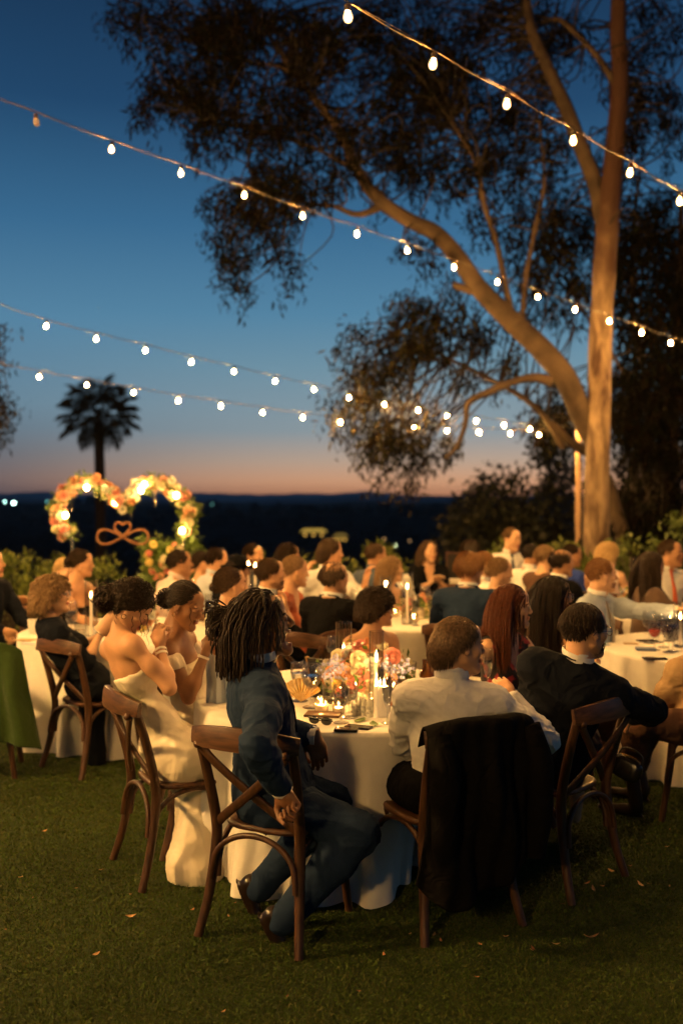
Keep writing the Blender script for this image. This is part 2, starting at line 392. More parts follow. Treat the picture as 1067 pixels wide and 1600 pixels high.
def scalp_points(N, rng, front=.062, back=-.088, side=-.005, lift=1.0, bald=False):
    out = []
    while len(out) < N:
        d = nrm(rng.normal(size=(N * 3, 3))); p = CR_C + d * CR_R * lift
        az = np.abs(np.arctan2(d[:, 0], d[:, 1]))   # 0 front, pi back
        z0 = np.interp(az, [0, .55, 1.15, 1.6, 2.1, math.pi], [front + .012, front, .018, side, back * .8, back])
        ok = p[:, 2] > z0
        if bald: ok &= (p[:, 2] < .066 + .03 * rng.random(len(p)) - .04 * (az < 1.1)) | (rng.random(len(p)) < .12)
        out += list(p[ok])
    return np.array(out[:N])
def grow(roots, steps, L, flow, rng, g=(0, 0, -1), gw=.5, lift=.006, jitter=.12, colliders=(), keep=.7, fade=1.0):
    """strands that lie on the skull and then hang"""
    N = len(roots); p = roots.copy(); n0 = nrm((roots - CR_C) / CR_R); out = [p.copy()]
    L = np.broadcast_to(np.asarray(L, float), (N,)); st = (L / steps)[:, None]; g = nrm(g)
    f0 = flow(p) if callable(flow) else np.broadcast_to(flow, p.shape)
    d = nrm(f0 + .5 * n0 + rng.normal(size=(N, 3)) * jitter); off = lift * (1 + .6 * rng.random((N, 1)))
    for k in range(steps):
        w = (k + 1) / steps
        f = flow(p) if callable(flow) else f0
        d = nrm(d * keep + nrm(f) * max(0, 1 - fade * w) * .6 + g * gw * (.35 + w) + rng.normal(size=(N, 3)) * jitter * .5)
        p = p + d * st
        R = CR_R + off * (1 + .8 * w); q = (p - CR_C) / R; L2 = np.linalg.norm(q, axis=1, keepdims=True)
        p = np.where(L2 < 1, CR_C + q / np.maximum(L2, 1e-6) * R, p)
        for c, r in colliders:
            q = (p - c) / r; L2 = np.linalg.norm(q, axis=1, keepdims=True); p = np.where(L2 < 1, c + q / np.maximum(L2, 1e-6) * r, p)
        out.append(p.copy())
    return np.stack(out, 1)
def cap_mesh(front=.062, back=-.084, side=-.005, lift=1.03, bald=False):
    V, F = ico(CR_C, CR_R * lift, 40, 26); F3 = []
    d = nrm((V - CR_C) / CR_R); az = np.abs(np.arctan2(d[:, 0], d[:, 1]))
    z0 = np.interp(az, [0, .55, 1.15, 1.6, 2.1, math.pi], [front + .012, front, .018, side, back * .8, back]) + vnoise(V, 160) * .004
    ok = V[:, 2] > z0
    if bald: ok &= V[:, 2] < .074 + vnoise(V, 90) * .006 - .045 * (az < 1.2)
    return V, [f for f in F if all(ok[i] for i in f)]
def hair(style, hm, hc, s, mt, parent, colour, lod, rng, colliders=(), opt=None):
    """hm: head matrix, hc: head centre; makes the child mesh(es)"""
    opt = opt or {}; b = MB(); T = lambda V: place(V, hm, hc, s); g = hm.T @ np.array([0, 0, -1.])
    k = {0: 1.0, 1: .5, 2: .22}[lod]; wr = {0: 1.0, 1: 1.35, 2: 2.0}[lod]; kw = dict(front=opt.get('front', .062))
    if style in ('bun', 'updo', 'curlyupdo', 'long', 'dreads', 'bob', 'curlybob'): kw['side'] = -.012 if style in ('long', 'dreads', 'bob', 'curlybob') else .012
    else: kw['side'] = .026
    bald = style == 'bald'
    V, F = cap_mesh(lift=1.05, bald=bald, **kw); b.add(T(V), F)
    sides = 4 if lod == 0 else 3
    def put(paths, r): V, F = tubes(paths, r, sides); b.add(T(V), F)
    taper = lambda K, r: r * wr * np.concatenate([[.6], np.linspace(1, .95, K - 3), [.75, .12]])
    if style in ('short', 'bald', 'crop'):
        N = int(2600 * k); r0 = scalp_points(N, rng, bald=bald, **kw); L = opt.get('len', .038) * (.7 + .6 * rng.random(N))
        if style == 'crop': L = L * .55
        L = L * np.clip(.42 + 1.1 * (r0[:, 2] - .01) / .08, .42, 1)
        def fl(p):
            q = (p - CR_C) / CR_R; top = np.clip(q[:, 2], 0, 1)[:, None]
            return np.concatenate([q[:, :1] * .8 + opt.get('part', .5) * top, -.55 - .2 * top + 0 * q[:, 1:2], -.75 + .55 * top], 1)
        P_ = grow(r0, 5, L * 1.25, fl, rng, g, .34, opt.get('lift', .003), .07, fade=1.8); put(P_, taper(6, .0018))
    if style == 'mullet':      # combed back waves down to the collar
        N = int(3000 * k); r0 = scalp_points(N, rng, **kw); q = (r0 - CR_C) / CR_R
        L = .038 + .034 * np.clip(-q[:, 1] + .15, 0, 1) + .015 * rng.random(N)
        L = L * 1.05; fl = lambda p: np.concatenate([(p[:, :1]) * 1.0 + .05, np.full((len(p), 1), -1.), .15 - .75 * (p[:, 1:2] < .0)], 1)
        P_ = grow(r0, 8, L, fl, rng, g, .50, .0035, .045, fade=1.8); ph = rng.random((len(P_), 1)) * .9
        w = np.sin(np.linspace(0, 7, 9)[None] + 18 * P_[:, 0, 2:3] + ph)[..., None] * .0022; P_ = P_ + w * nrm(P_ - CR_C); put(P_, taper(9, .0018))
    if style in ('bun', 'updo', 'curlyupdo'):
        bc = np.array(opt.get('bun', (0, -.115, .0))); N = int(1700 * k); r0 = scalp_points(N, rng, **kw)
        fl = lambda p: nrm(bc - p)
        P_ = grow(r0, 8, np.linalg.norm(bc - r0, axis=1) * 1.12, fl, rng, g, .03, .005, .05)
        if style == 'curlyupdo':
            t = np.linspace(0, 1, 9)[None]; a = rng.random((N, 1)) * 6.28; P_ = P_ + (np.sin(t * 16 + a)[..., None] * .006 + .010 * np.sin(t * 3.1)[..., None]) * nrm(P_ - CR_C)
        put(P_, taper(9, .0021))
        br = opt.get('bunr', .040); V, F = ico(bc, (br * .8, br * .72, br * .8), 14, 10); b.add(T(V), F)
        nb = int(170 * k) + 30; c = bc + nrm(rng.normal(size=(nb, 3))) * br * np.array((.85, .75, .85)); rr = br * (.25 + .35 * rng.random(nb))
        t = np.linspace(0, 5.2, 12); ax = nrm(rng.normal(size=(nb, 3))); e1 = nrm(np.cross(ax, rng.normal(size=(nb, 3)))); e2 = np.cross(ax, e1)
        P_ = c[:, None] + rr[:, None, None] * (np.cos(t)[None, :, None] * e1[:, None] + np.sin(t)[None, :, None] * e2[:, None]) + ax[:, None] * (t * .0012)[None, :, None]
        put(P_, taper(12, .0032 if style != 'bun' else .0022))
        if style == 'curlyupdo':
            nb = int(620 * k) + 50; c = scalp_points(nb, rng, lift=1.0, **kw); c = CR_C + (c - CR_C) * (1.07 + rng.random((nb, 1)) * np.where(c[:, 1:2] > .03, .05, .19)); rr = .007 + .009 * rng.random(nb); t = np.linspace(0, 7.5, 13)
            ax = nrm(np.cross(nrm(c - CR_C), rng.normal(size=(nb, 3)))); e1 = nrm(c - CR_C); e2 = np.cross(ax, e1)
            P_ = c[:, None] + rr[:, None, None] * (np.cos(t)[None, :, None] * e1[:, None] + np.sin(t)[None, :, None] * e2[:, None]) + ax[:, None] * ((t - 3) * .0028)[None, :, None]
            put(P_, taper(13, .0026))
        for (x, y, z, L) in opt.get('wisps', ()):       # loose curly tendrils
            t = np.linspace(0, 1, 26); base = np.array([x, y, z]) + g * L * t[:, None]; a = t * 16 + x * 100
            base = base + .007 * np.stack([np.cos(a), np.sin(a), 0 * a], 1) * (.3 + t[:, None]); V, F = tubes(base[None], np.linspace(.0024, .0008, 26), 4); b.add(T(V), F)
    if style in ('long', 'bob', 'curlybob', 'wavy'):
        N = int({'long': 2100, 'bob': 1700, 'curlybob': 1900, 'wavy': 1700}[style] * k); r0 = scalp_points(N, rng, **kw)
        L = opt.get('len', {'long': .42, 'bob': .17, 'curlybob': .16, 'wavy': .36}[style]) * (.78 + .3 * rng.random(N)); sw = opt.get('sweep', -.25)
        q0 = (r0 - CR_C) / CR_R; L = L - .09 * np.clip(-q0[:, 2], 0, 1); L = L * (1 - .30 * np.clip(q0[:, 1] * 2, 0, 1) * (style != 'long'))
        fl = lambda p: np.concatenate([np.sign(p[:, :1]) * (.55 + 3 * np.abs(p[:, :1])) * .5, sw - 1.5 * (p[:, 1:2] > .01), -.25 + 0 * p[:, :1]], 1)
        S = 14; P_ = grow(r0, S, L, fl, rng, g, .8, opt.get('lift', .008), .05, colliders, fade=2.0)
        t = np.linspace(0, 1, S + 1)[None]; a = rng.random((N, 1)) * 6.28
        if style in ('curlybob', 'wavy'):
            am = (.011 if style == 'curlybob' else .006) * (.4 + t)[..., None]; fr = 15 if style == 'curlybob' else 11
            P_ = P_ + am * np.stack([np.sin(t * fr + a), np.cos(t * fr + a), .4 * np.sin(t * fr + a)], -1)
        else: P_ = P_ + .0035 * np.stack([np.sin(t * 6 + a), np.cos(t * 5 + a), 0 * t + 0 * a], -1) * t[..., None]
        put(P_, taper(S + 1, .0026 if style != 'curlybob' else .0034))
    if style == 'dreads':
        N = 330; r0 = scalp_points(N, rng, front=.058); q = (r0 - CR_C) / CR_R
        L = .215 + .05 * rng.random(N) - .06 * np.clip(-q[:, 2], 0, 1); tied = (q[:, 2] > .15) & (q[:, 1] < .75) & (rng.random(N) < .42)
        fl = lambda p: np.concatenate([np.sign(p[:, :1]) * .25 + 5 * p[:, :1], np.full((len(p), 1), -1.05), np.full((len(p), 1), .10)], 1)
        P_ = grow(r0[~tied], 16, L[~tied], fl, rng, g, .75, .010, .10, colliders, keep=.5, fade=2.2)
        fr = (r0[~tied][:, 1] > .045) & (np.abs(r0[~tied][:, 0]) > .03)          # some fall in front of the ear
        if fr.any():
            ff = lambda p: np.concatenate([np.sign(p[:, :1]) * 1.0, np.full((len(p), 1), .10), np.full((len(p), 1), -.9)], 1)
            P_[fr] = grow(r0[~tied][fr], 16, .16, ff, rng, g, .45, .014, .05)
        t = np.linspace(0, 1, 17)[None]; a = rng.random((len(P_), 1)) * 6.28; P_ = P_ + (.0028 * np.sin(t * 22 + a))[..., None] * nrm(rng.normal(size=(len(P_), 1, 3)))
        P_ = np.stack([np.array([np.interp(np.linspace(0, 16, 40), np.arange(17), P_[i, :, c]) for c in range(3)]).T for i in range(len(P_))])
        rr = (.0029 + .0013 * rng.random((len(P_), 1))) * (1 + .2 * np.sin(np.linspace(0, 70, 40)[None] + a)) * np.concatenate([[.8], np.ones(36), [.9, .75, .3]]); V, F = tubes(P_, rr, 6); b.add(T(V), F)
        tie = np.array([0, -.125, .065]); r1 = r0[tied]; n = len(r1); out = []
        for i in range(n):
            e = tie + rng.normal(size=3) * .010; tail = e + np.array([rng.normal() * .022, -.050 - .03 * rng.random(), -.02 + .035 * rng.normal()]) + g * .015
            mid = (r1[i] + e) / 2; m2 = CR_C + nrm((mid - CR_C) / CR_R) * CR_R * 1.14; c = catmull([r1[i], m2, e, tail, tail + g * .035 + np.array([0, -.008, 0])], 8); out.append(c[:33])
        out = np.array(out); V, F = tubes(out, .0034 * (1 + .14 * np.sin(np.linspace(0, 50, 33))), 6); b.add(T(V), F)
        V, F = ico(tie, (.020, .014, .020), 10, 8); b.add(T(V), F)
        V, F = tubes(catmull([tie, tie + [0, -.05, .008], tie + [0, -.105, .010]], 6)[None], .0032, 5); b.add(T(V), F)
    if opt.get('beard'):
        N = int(1500 * k); d = nrm(rng.normal(size=(N * 5, 3))); p = np.array([0, .030, -.050]) + d * np.array([.056, .068, .066])
        ok = (p[:, 2] < -.048 + .25 * np.maximum(0, -.0 - p[:, 1] + .02)) & (p[:, 1] > -.012) & ~((np.abs(p[:, 0]) < .024) & (p[:, 2] > -.076)); p = p[ok][:N]
        n = nrm(p - np.array([0, .03, -.05])); e = p + n * .0015 + np.array([0, .0, -.006]) * (.6 + rng.random((len(p), 1)))
        P_ = np.stack([p, (p + e) / 2 + n * .001, e], 1); put(P_, .0011 * wr * np.array([1, 1, .3]))
    o = b.build('hair', M_HAIR[colour], parent); return o
def person(label, head, fy, ty, sex='m', skin='light', hr=('short', 'brown'), fp=0, fr=0, s=1.0, lod=2, outfit=('shirt', None), armR=None, armL=None,
           lean=(0, 0), hipz=.53, legs='sit', mouth=False, group=None, hopt=None, glasses=None, hipyaw=None, tie=None, earring=False, seed=1, watch=None, bands=(), hands=(25, 25), hat=False, armsbare=True, hip=None, closed=False):
    """head: centre in the world; fy face yaw; ty torso yaw. arms: (wrist, pole) in the world or a word."""
    rng = np.random.default_rng(seed); hc = np.asarray(head, float); m = sex == 'm'; hm = frame(fy, fp, fr)
    tw = .93 if not m else 1.0
    hs = s * (1.0 if m else .95)
    tf = frame(ty); R0, F0, U0 = tf[:, 0], tf[:, 1], tf[:, 2]
    neck = hc + hm @ np.array([0, -.035, -.06]) * hs; NB = neck - np.array([0, 0, .112 * s]) - F0 * .012 - lean_v(F0, R0, lean, .1)
    hy = frame(hipyaw if hipyaw is not None else ty); RH, FH = hy[:, 0], hy[:, 1]
    if hip is None:
        HP = NB - F0 * (.03 + lean[0]) - R0 * lean[1]; HP = np.array([HP[0], HP[1], hipz])
    else: HP = np.asarray(hip, float)
    up = nrm(NB - HP); Rt = nrm(R0 - up * (R0 @ up)); Ft = np.cross(up, Rt); TF = np.stack([Rt, Ft, up], 1)
    H = np.linalg.norm(NB - HP)
    sw = (.185 if m else .158) * s; Sh = {1: NB - up * .055 * s + Rt * sw, -1: NB - up * .055 * s - Rt * sw}
    l1, l2 = .285 * s * tw, .255 * s * tw
    def arm(spec, sd):
        S = Sh[sd]
        out = Rt * sd
        if spec is None or spec == 'table': W = S + Ft * .36 + out * -.02 - up * .26; pole = out * .7 - up
        elif spec == 'lap': W = HP + Ft * .30 + out * .07 + up * .12; pole = out * .5 - up * .6 - Ft * .5
        elif spec == 'clap': W = S + Ft * .32 - out * .14 - up * .05; pole = out * .5 - up
        elif spec == 'chin': W = hc - np.array([0, 0, .15]) + Ft * .06 + out * .02; pole = -up + Ft * .8
        elif spec == 'down': W = S - up * .50 + out * .05 + Ft * .05; pole = -Ft
        else: W, pole = spec[0], spec[1]
        E, W = ik(S, W, l1, l2, pole); return S, E, W
    A = {1: arm(armR, 1), -1: arm(armL, -1)}
    hj = {q: HP + RH * .095 * q for q in (1, -1)}
    if legs == 'sit': kn = {q: hj[q] + FH * .42 * s + RH * .05 * q - np.array([0, 0, .03]) for q in (1, -1)}; an = {q: np.array([kn[q][0], kn[q][1], .09]) - FH * .02 for q in (1, -1)}
    elif legs == 'stand': kn = {q: hj[q] - np.array([0, 0, .42]) for q in (1, -1)}; an = {q: np.array([kn[q][0], kn[q][1], .09]) for q in (1, -1)}
    else: kn = {1: legs[0], -1: legs[2]}; an = {1: legs[1], -1: legs[3]}
    h = {0: .0085, 1: .012, 2: .017}[lod]
    pts = np.array([NB, HP, *[x for q in A.values() for x in q], *kn.values(), *an.values()])
    lo, hi = pts.min(0) - .24, pts.max(0) + .24; lo[2] = max(lo[2], -.03)
    root = empty('person', (round(float(HP[0]), 4), round(float(HP[1]), 4), 0), 0, label, 'person', group)
    def torso(F, g=0.0, k=.05):
        if m:
            F.ell(NB - up * .185, (.150 * s + g, .108 * s + g, .19 * s + g), TF, k); F.cone(Sh[1] - Rt * .02, Sh[-1] + Rt * .02, .058 * s + g, .058 * s + g, k)
            F.ell(HP + up * .17, (.142 * s + g, .118 * s + g, .17), TF, k)
        else:
            F.ell(NB - up * .165, (.125 * s + g, .092 * s + g, .165 * s + g), TF, k); F.cone(Sh[1] - Rt * .02, Sh[-1] + Rt * .02, .044 * s + g, .044 * s + g, k)
            F.ell(HP + up * .19, (.112 * s + g, .090 * s + g, .16), TF, k)
            for q in (1, -1): F.ell(NB - up * .215 * s + Ft * .072 * s + Rt * .068 * q * s, (.060 + g, .055 + g, .060 + g), TF, .04)
        F.ell(HP + up * .02, ((.165 if m else .168) * s + g, .125 * s + g, .13 + g), TF, k)
        F.cone(NB - up * .03 + Ft * -.005, NB - up * .05 + Rt * .13 * s, .050 * s + g, .046 * s + g, k); F.cone(NB - up * .03, NB - up * .05 - Rt * .13 * s, .050 * s + g, .046 * s + g, k)
    ra = (.047, .038, .039, .026) if m else (.041, .034, .035, .0225)
    def arms(F, g=0.0, k=.03, to=1.0, frm=0, which=(1, -1)):
        for q in which:
            S, E, W = A[q]
            F.ell(S + (E - S) * .06, (ra[0] * 1.0 * s + g), None, k); F.cone(S, E, ra[0] * s + g, ra[1] * s + g, k)
            F.ell(S + (E - S) * .5 + Ft * .006, (ra[0] * s * .98 + g), None, .04)
            if to > 0: 
                W2 = E + (W - E) * to; F.cone(E, E + (W2 - E) * .3, ra[2] * s + g, ra[2] * s * 1.04 + g, .02); F.cone(E + (W2 - E) * .3, W2, ra[2] * s * 1.02 + g, (ra[2] + (ra[3] - ra[2]) * to) * s + g, k)
    def legs_(F, g=0.0, k=.04, low=1.0):
        for q in (1, -1):
            F.cone(hj[q], kn[q], .088 * s + g, .058 * s + g, k)
            a2 = kn[q] + (an[q] - kn[q]) * low; F.cone(kn[q], kn[q] + (a2 - kn[q]) * .35, .056 * s + g, .056 * s + g, k); F.cone(kn[q] + (a2 - kn[q]) * .35, a2, .056 * s + g, .036 * s + g * 1.3, k)
    # body: head, neck, trunk, limbs, hands in one mesh
    b = MB(); hh = {0: .0042, 1: .0055, 2: .0075}[lod]
    V, Q, mi = head_mesh(sex, mouth, hh, closed); b.add(place(V, hm, hc, hs), Q, mi)
    kind, pal = outfit[0], outfit[1:]
    hs_bare = kind in ('strapless', 'offshoulder', 'halter', 'tank', 'vdress')
    F = Field(lo, hi, h if hs_bare else max(h, .013))
    torso(F, -.004); F.cone(neck - U0 * .02, NB - up * .02, (.055 if m else .045) * s, (.062 if m else .050) * s, .035)
    F.cone(neck - U0 * .05, NB - up * .06 + Rt * .10 * s, .020, .030, .05); F.cone(neck - U0 * .05, NB - up * .06 - Rt * .10 * s, .020, .030, .05)
    arms(F, -.002); legs_(F, -.006)
    V, Q = F.mesh(1); b.add(V, Q, 0)
    for q in (1, -1):
        S, E, W = A[q]; d = nrm(W - E); curl = hands[0 if q == 1 else 1]; V, Q = hand_mesh(curl, {0: .0042, 1: .006, 2: .0085}[lod])
        pole = nrm(np.cross(d, Rt * q)); zz = nrm(U0 * .8 + Ft * .3 - d * (U0 @ d)); xx = nrm(np.cross(d, zz)); zz = np.cross(xx, d)
        roll = (hands[2 + (0 if q == 1 else 1)] if len(hands) > 2 else (60 * q)); c, sn = math.cos(rad(roll)), math.sin(rad(roll)); x2 = xx * c + zz * sn; z2 = -xx * sn + zz * c
        if len(hands) > 4 and hands[4 + (0 if q == 1 else 1)] is not None:
            d = nrm(hands[4 + (0 if q == 1 else 1)]); z2 = nrm(z2 - d * (z2 @ d)); x2 = np.cross(d, z2)
        V = V.copy()
        if q == -1: V[:, 0] *= -1; Q = Q[:, ::-1]
        b.add(place(V, np.stack([x2, d, z2], 1), W, s * (1 if m else .88)), Q, 0)
    child(root, b, 'body', [M_SKIN[skin], M_LIP[skin], M_DARK, M_EYE])
    def gm(F, name, material, disp=.0, dscale=14, keep=None):
        V, Q = F.mesh(1)
        if disp:
            S = np.zeros_like(V); n = np.cross(V[Q[:, 2]] - V[Q[:, 0]], V[Q[:, 3]] - V[Q[:, 1]])
            for i in range(4): np.add.at(S, Q[:, i], n)
            n = nrm(S); q = V + .03 * vnoise(V, 11, seed)[:, None]; js = [A[1][1], A[-1][1], HP + Ft * .1, Sh[1] - up * .05, Sh[-1] - up * .05, kn[1], kn[-1]]
            near = sum(np.exp(-(np.linalg.norm(V - j, axis=1) / .11) ** 2) for j in js); rd = (1 - np.abs(vnoise(q * np.array([1, 1, 1.25]), 27, seed + 2))) ** 3 - .35
            rd2 = (1 - np.abs(vnoise(q, 46, seed + 5))) ** 4 - .25
            if name == 'dress': rd = rd + 1.3 * ((1 - np.abs(vnoise(q * np.array([1, 1, .22]), 30, seed))) ** 2 - .4) * (V[:, 2] < HP[2] + .04)
            V = V + n * (vnoise(q, dscale * 1.2, seed) * disp + rd * disp * (.55 + 1.5 * near) + rd2 * disp * .5 * (.3 + near))[:, None]
        c = MB().add(V, Q); return child(root, c, name, material)
    nz = nrm(neck - NB)
    def trousers(c, g=.019):
        F = Field(lo, hi, max(h, .011)); F.ell(HP + up * .03, ((.168) * s + g, .128 * s + g, .12), TF, .04)
        legs_(F, g, .04, 1.0); gm(F, 'trousers', c, .005)
    def shoes(c, dirs=None):
        for q in (1, -1):
            sb = MB(); fw = (dirs[0 if q == 1 else 1] if dirs else FH); d = nrm(fw); u_ = np.array([0, 0, 1.]); u_ = nrm(u_ - d * (u_ @ d)); r_ = np.cross(d, u_); Mx = np.stack([r_, d, u_], 1)
            base = an[q] - u_ * (.055 if dirs else 0); 
            if not dirs: base = np.array([an[q][0], an[q][1], .03])
            Fq = Field(base - .26, base + .26, .009 if lod == 0 else .012); Fq.cone(base - d * .035 + u_ * .03, an[q] + (kn[q] - an[q]) * .05, .040, .040, .02)
            Fq.ell(base + d * .015, (.036, .075, .036), Mx, .02); Fq.ell(base + d * .12 - u_ * .006, (.043, .085, .026), Mx, .025); Fq.ell(base + d * .05 - u_ * .022, (.036, .135, .012), Mx, .004); Fq.cut(base - u_ * .030, -u_)
            V, Q = Fq.mesh(1); sb.add(V, Q); child(root, sb, 'shoe', c)
    def shirt(c, g=.007, sleeves=1, collar=True, to=.94, under=False):
        F = Field(lo, hi, h if lod else .0085); torso(F, g + .004)
        if sleeves: arms(F, g + .004, .03, to if sleeves == 1 else 0)
        F.cone(NB - up * .02, neck - nz * .050, .058 * s + g, .054 * s + g * .5, .02)
        F.cut(neck - nz * .055 * s + Ft * .02, nz + Ft * .55)
        F.cut(HP - up * .03 if not under else HP + up * .10, -up)
        if sleeves == 2:
            for q in (1, -1):
                S, E, W = A[q]
        o = gm(F, 'shirt', c, 0 if under else .0060, 12)
        if collar:
            cb = MB(); t = np.linspace(-2.75, 2.75, 30); rr = (.072 if m else .058) * s
            ring = [neck - nz * (.046 * s) + Rt * math.sin(a) * rr + (-Ft) * math.cos(a) * rr * -1 * -1 - nz * .02 * (1 - math.cos(a)) * .5 + Ft * (.012 - .0) for a in t]
            ring = np.array(ring); V, Fq = sweep(ring, .005, .034 * s, nz, 1); cb.add(V, Fq); child(root, cb, 'collar', c)
            # trailing collar points
        return o
    def jacket(c, g=.022, shirtc=None, tiec=None, openv=True, tail=.14):
        if shirtc is not None: shirt(shirtc, .001, under=True)
        F = Field(lo, hi, h if lod else .0085); torso(F, g)
        for q in (1, -1): F.cone(NB - up * .045 * s, Sh[q] + Rt * q * .008 + up * .006, .050 * s + g * .6, .052 * s + g, .03)
        arms(F, g - .002, .022, .88)
        HB = HP - up * (tail - .02); F.ell(HP + up * .02, (.185 * s + g, .145 * s + g, tail + .06), TF, .05)
        F.cut(HP - up * (.02 + .06) , -up)
        if legs == 'sit' or legs != 'stand':
            pass
        F.cone(neck + nz * .10, neck - nz * .050 * s, .066 * s, .062 * s, .004, 's')      # neck hole
        if openv:
            for i in range(9):
                t = i / 8; w = .070 * (1 - t) + .004; c0 = NB - up * (.03 + .30 * t) + Ft * (.13 + .03 * math.sin(t * 3)); F.ell(c0, (w * s, .085, .030), TF, .004, 's')
        o = gm(F, 'jacket', c, .0058, 11)
        if openv:
            lb = MB()
            for q in (1, -1):
                pts = [neck - nz * .055 * s - Ft * .050 * s + Rt * q * .01, neck - nz * .070 * s + Rt * q * .070 * s - Ft * .01, NB - up * .03 + Rt * q * .078 * s + Ft * .070 * s,
                       NB - up * .15 + Rt * q * .060 * s + Ft * .115 * s, NB - up * .32 + Rt * q * .016 * s + Ft * .128 * s]
                V, Fq = sweep(pts, .008, [.040, .044, .060, .062, .012], Rt * q, 6); lb.add(V, Fq)
            child(root, lb, 'lapels', c)
        if tiec is not None: necktie(tiec)
        return o
    def necktie(c):
        tb = MB(); pts = [neck - nz * .075 * s + Ft * .062 * s, NB - up * .06 + Ft * .098 * s, NB - up * .18 + Ft * .140 * s, NB - up * .36 + Ft * .148 * s]
        V, Fq = sweep(pts, [.030, .024, .042, .066], .010, Ft, 6); tb.add(V, Fq); child(root, tb, 'necktie', c)
    def cuffs(c, which=(1, -1)):
        for q in which:
            S, E, W = A[q]; d = nrm(W - E); cb = MB(); V, Fq = lathe([(.026, -.03), (.036 * s, -.028), (.037 * s, .004), (.031, .004)], n=16); R3 = basis(d); cb.add(place(V * np.array([1.12, 1.12, 1]), R3, W + d * .004), Fq); child(root, cb, 'shirt_cuff', c)
    def bodice(c, top, g=.008, skirt=True, name='dress', floor=False, slv=None, hem=None):
        F = Field(lo - .12, hi + .12, h if lod else .0085); torso(F, g, .05)
        F.cut(NB - up * top, up, .002)
        if skirt:
            legs_(F, .028, .12, .9 if floor else .35)
            for q in (1, -1): F.cone(hj[q] + (kn[q] - hj[q]) * .5, hj[-q] + (kn[-q] - hj[-q]) * .5, .085, .085, .08)
            F.cone(kn[1], kn[-1], .062, .062, .09)
            if floor:
                mid = (kn[1] + kn[-1]) / 2; am = (an[1] + an[-1]) / 2
                for q in (1, -1): F.cone(kn[q], np.array([an[q][0], an[q][1], .01]) + (an[q] - am) * 1.15, .072, .140, .09)
        o = gm(F, name, c, .0058, 8); return o
    if kind == 'suit':
        jacket(pal[0], shirtc=pal[1], tiec=tie); trousers(pal[2] if len(pal) > 2 else pal[0])
        if lod < 2: cuffs(pal[1])
    elif kind == 'shirt':
        shirt(pal[0]); trousers(pal[1] if len(pal) > 1 else MATS['suit_black'])
        if tie: necktie(tie)
    elif kind == 'strapless': bodice(pal[0], .185, floor=len(pal) > 1)
    elif kind == 'offshoulder':
        bodice(pal[0], .150, floor=True)
        for q in (1, -1):
            S, E, W = A[q]; sb = MB(); t = np.linspace(0, 6.283, 22); c0 = S + (E - S) * .30; d = nrm(E - S); R3 = basis(d)
            V, Fq = lathe([(.040, -.045), (.056, -.035), (.062, -.005), (.059, .03), (.050, .045), (.041, .03)], n=26, fn=lambda A_, R_, Z_: (R_ * (1 + .07 * np.sin(A_ * 7)), Z_ + .004 * np.sin(A_ * 5)))
            sb.add(place(V, R3, c0), Fq); child(root, sb, 'sleeve', pal[0])
    elif kind in ('tank', 'vdress', 'halter'):
        F = Field(lo - .05, hi + .05, h if lod else .0085); torso(F, .009)
        legs_(F, .026, .08, .35); F.cone(kn[1], kn[-1], .062, .062, .09)
        F.cone(NB + up * .10, NB - up * .045, .085, .075, .004, 's')
        for q in (1, -1): F.cone(Sh[q] + up * .12 + Rt * q * .03, Sh[q] - up * .10 + Rt * q * .035, .06, .055, .01, 's')
        for i in range(7):
            t = i / 6; F.ell(NB - up * (.02 + .19 * t) + Ft * .12, (.075 * (1 - t) + .006, .085, .030), TF, .004, 's')
        if kind == 'halter':
            for i in range(6): F.ell(NB - up * (.05 + .05 * i) - Ft * .11, (.13 * (1 - i / 9), .06, .05), TF, .004, 's')
        gm(F, 'dress', pal[0], .005, 10)
    elif kind == 'vneck':       # loose top with elbow sleeves
        F = Field(lo, hi, h); torso(F, .018); arms(F, .016, .03, .12); F.cone(neck + nz * .1, NB - up * .03, .075, .068, .004, 's')
        for i in range(7):
            t = i / 6; F.ell(NB - up * (.02 + .17 * t) + Ft * .11, (.06 * (1 - t) + .006, .085, .030), TF, .004, 's')
        F.cut(HP - up * .05, -up); gm(F, 'blouse', pal[0], .006, 9); trousers(pal[0], .022)
    if kind in ('suit', 'shirt') and opt_shoes.get(label, True) and lod < 2: shoes(MATS['shoe_leather'], opt_shoes.get(label) if not isinstance(opt_shoes.get(label, True), bool) else None)
    # head things
    ho = dict(hopt or {}); iv = hm.T
    cl = []
    for c, r in ((neck - U0 * .04, .066), (NB - up * .05, .100), (Sh[1] - up * .0, .085), (Sh[-1], .085), (NB - up * .12 - Ft * .0, .150 if m else .128)):
        cl.append(((iv @ (c - hc)) / hs, np.full(3, r / hs)))
    if hr: hair(hr[0], hm, hc, hs, None, None, hr[1], lod, rng, cl, ho).parent = root; bpy_last = root.children[-1] if root.children else None
    if hr:
        o = [c for c in bpy.data.objects if c.parent == root and c.name.startswith('hair')][-1]; o.matrix_parent_inverse = Matrix.Translation(root.location).inverted()
    if glasses:
        gb = MB(); T = lambda V: place(V, hm, hc, hs)
        for q in (1, -1):
            t = np.linspace(0, 2 * math.pi, 19); ring = np.stack([q * .033 + .023 * np.cos(t), .108 - .012 * np.abs(np.cos(t)) * 0 - .0 * t, .002 + .019 * np.sin(t)], 1); ring[:, 1] -= .25 * (np.abs(ring[:, 0]) - .03).clip(0); V, Fq = tubes(ring[None], .0018, 6); gb.add(T(V), Fq)
            V, Fq = bar([(q * .056, .100, .006), (q * .078, .05, .008), (q * .083, .0, .006), (q * .082, -.02, -.012)], .0018, 6); gb.add(T(V), Fq)
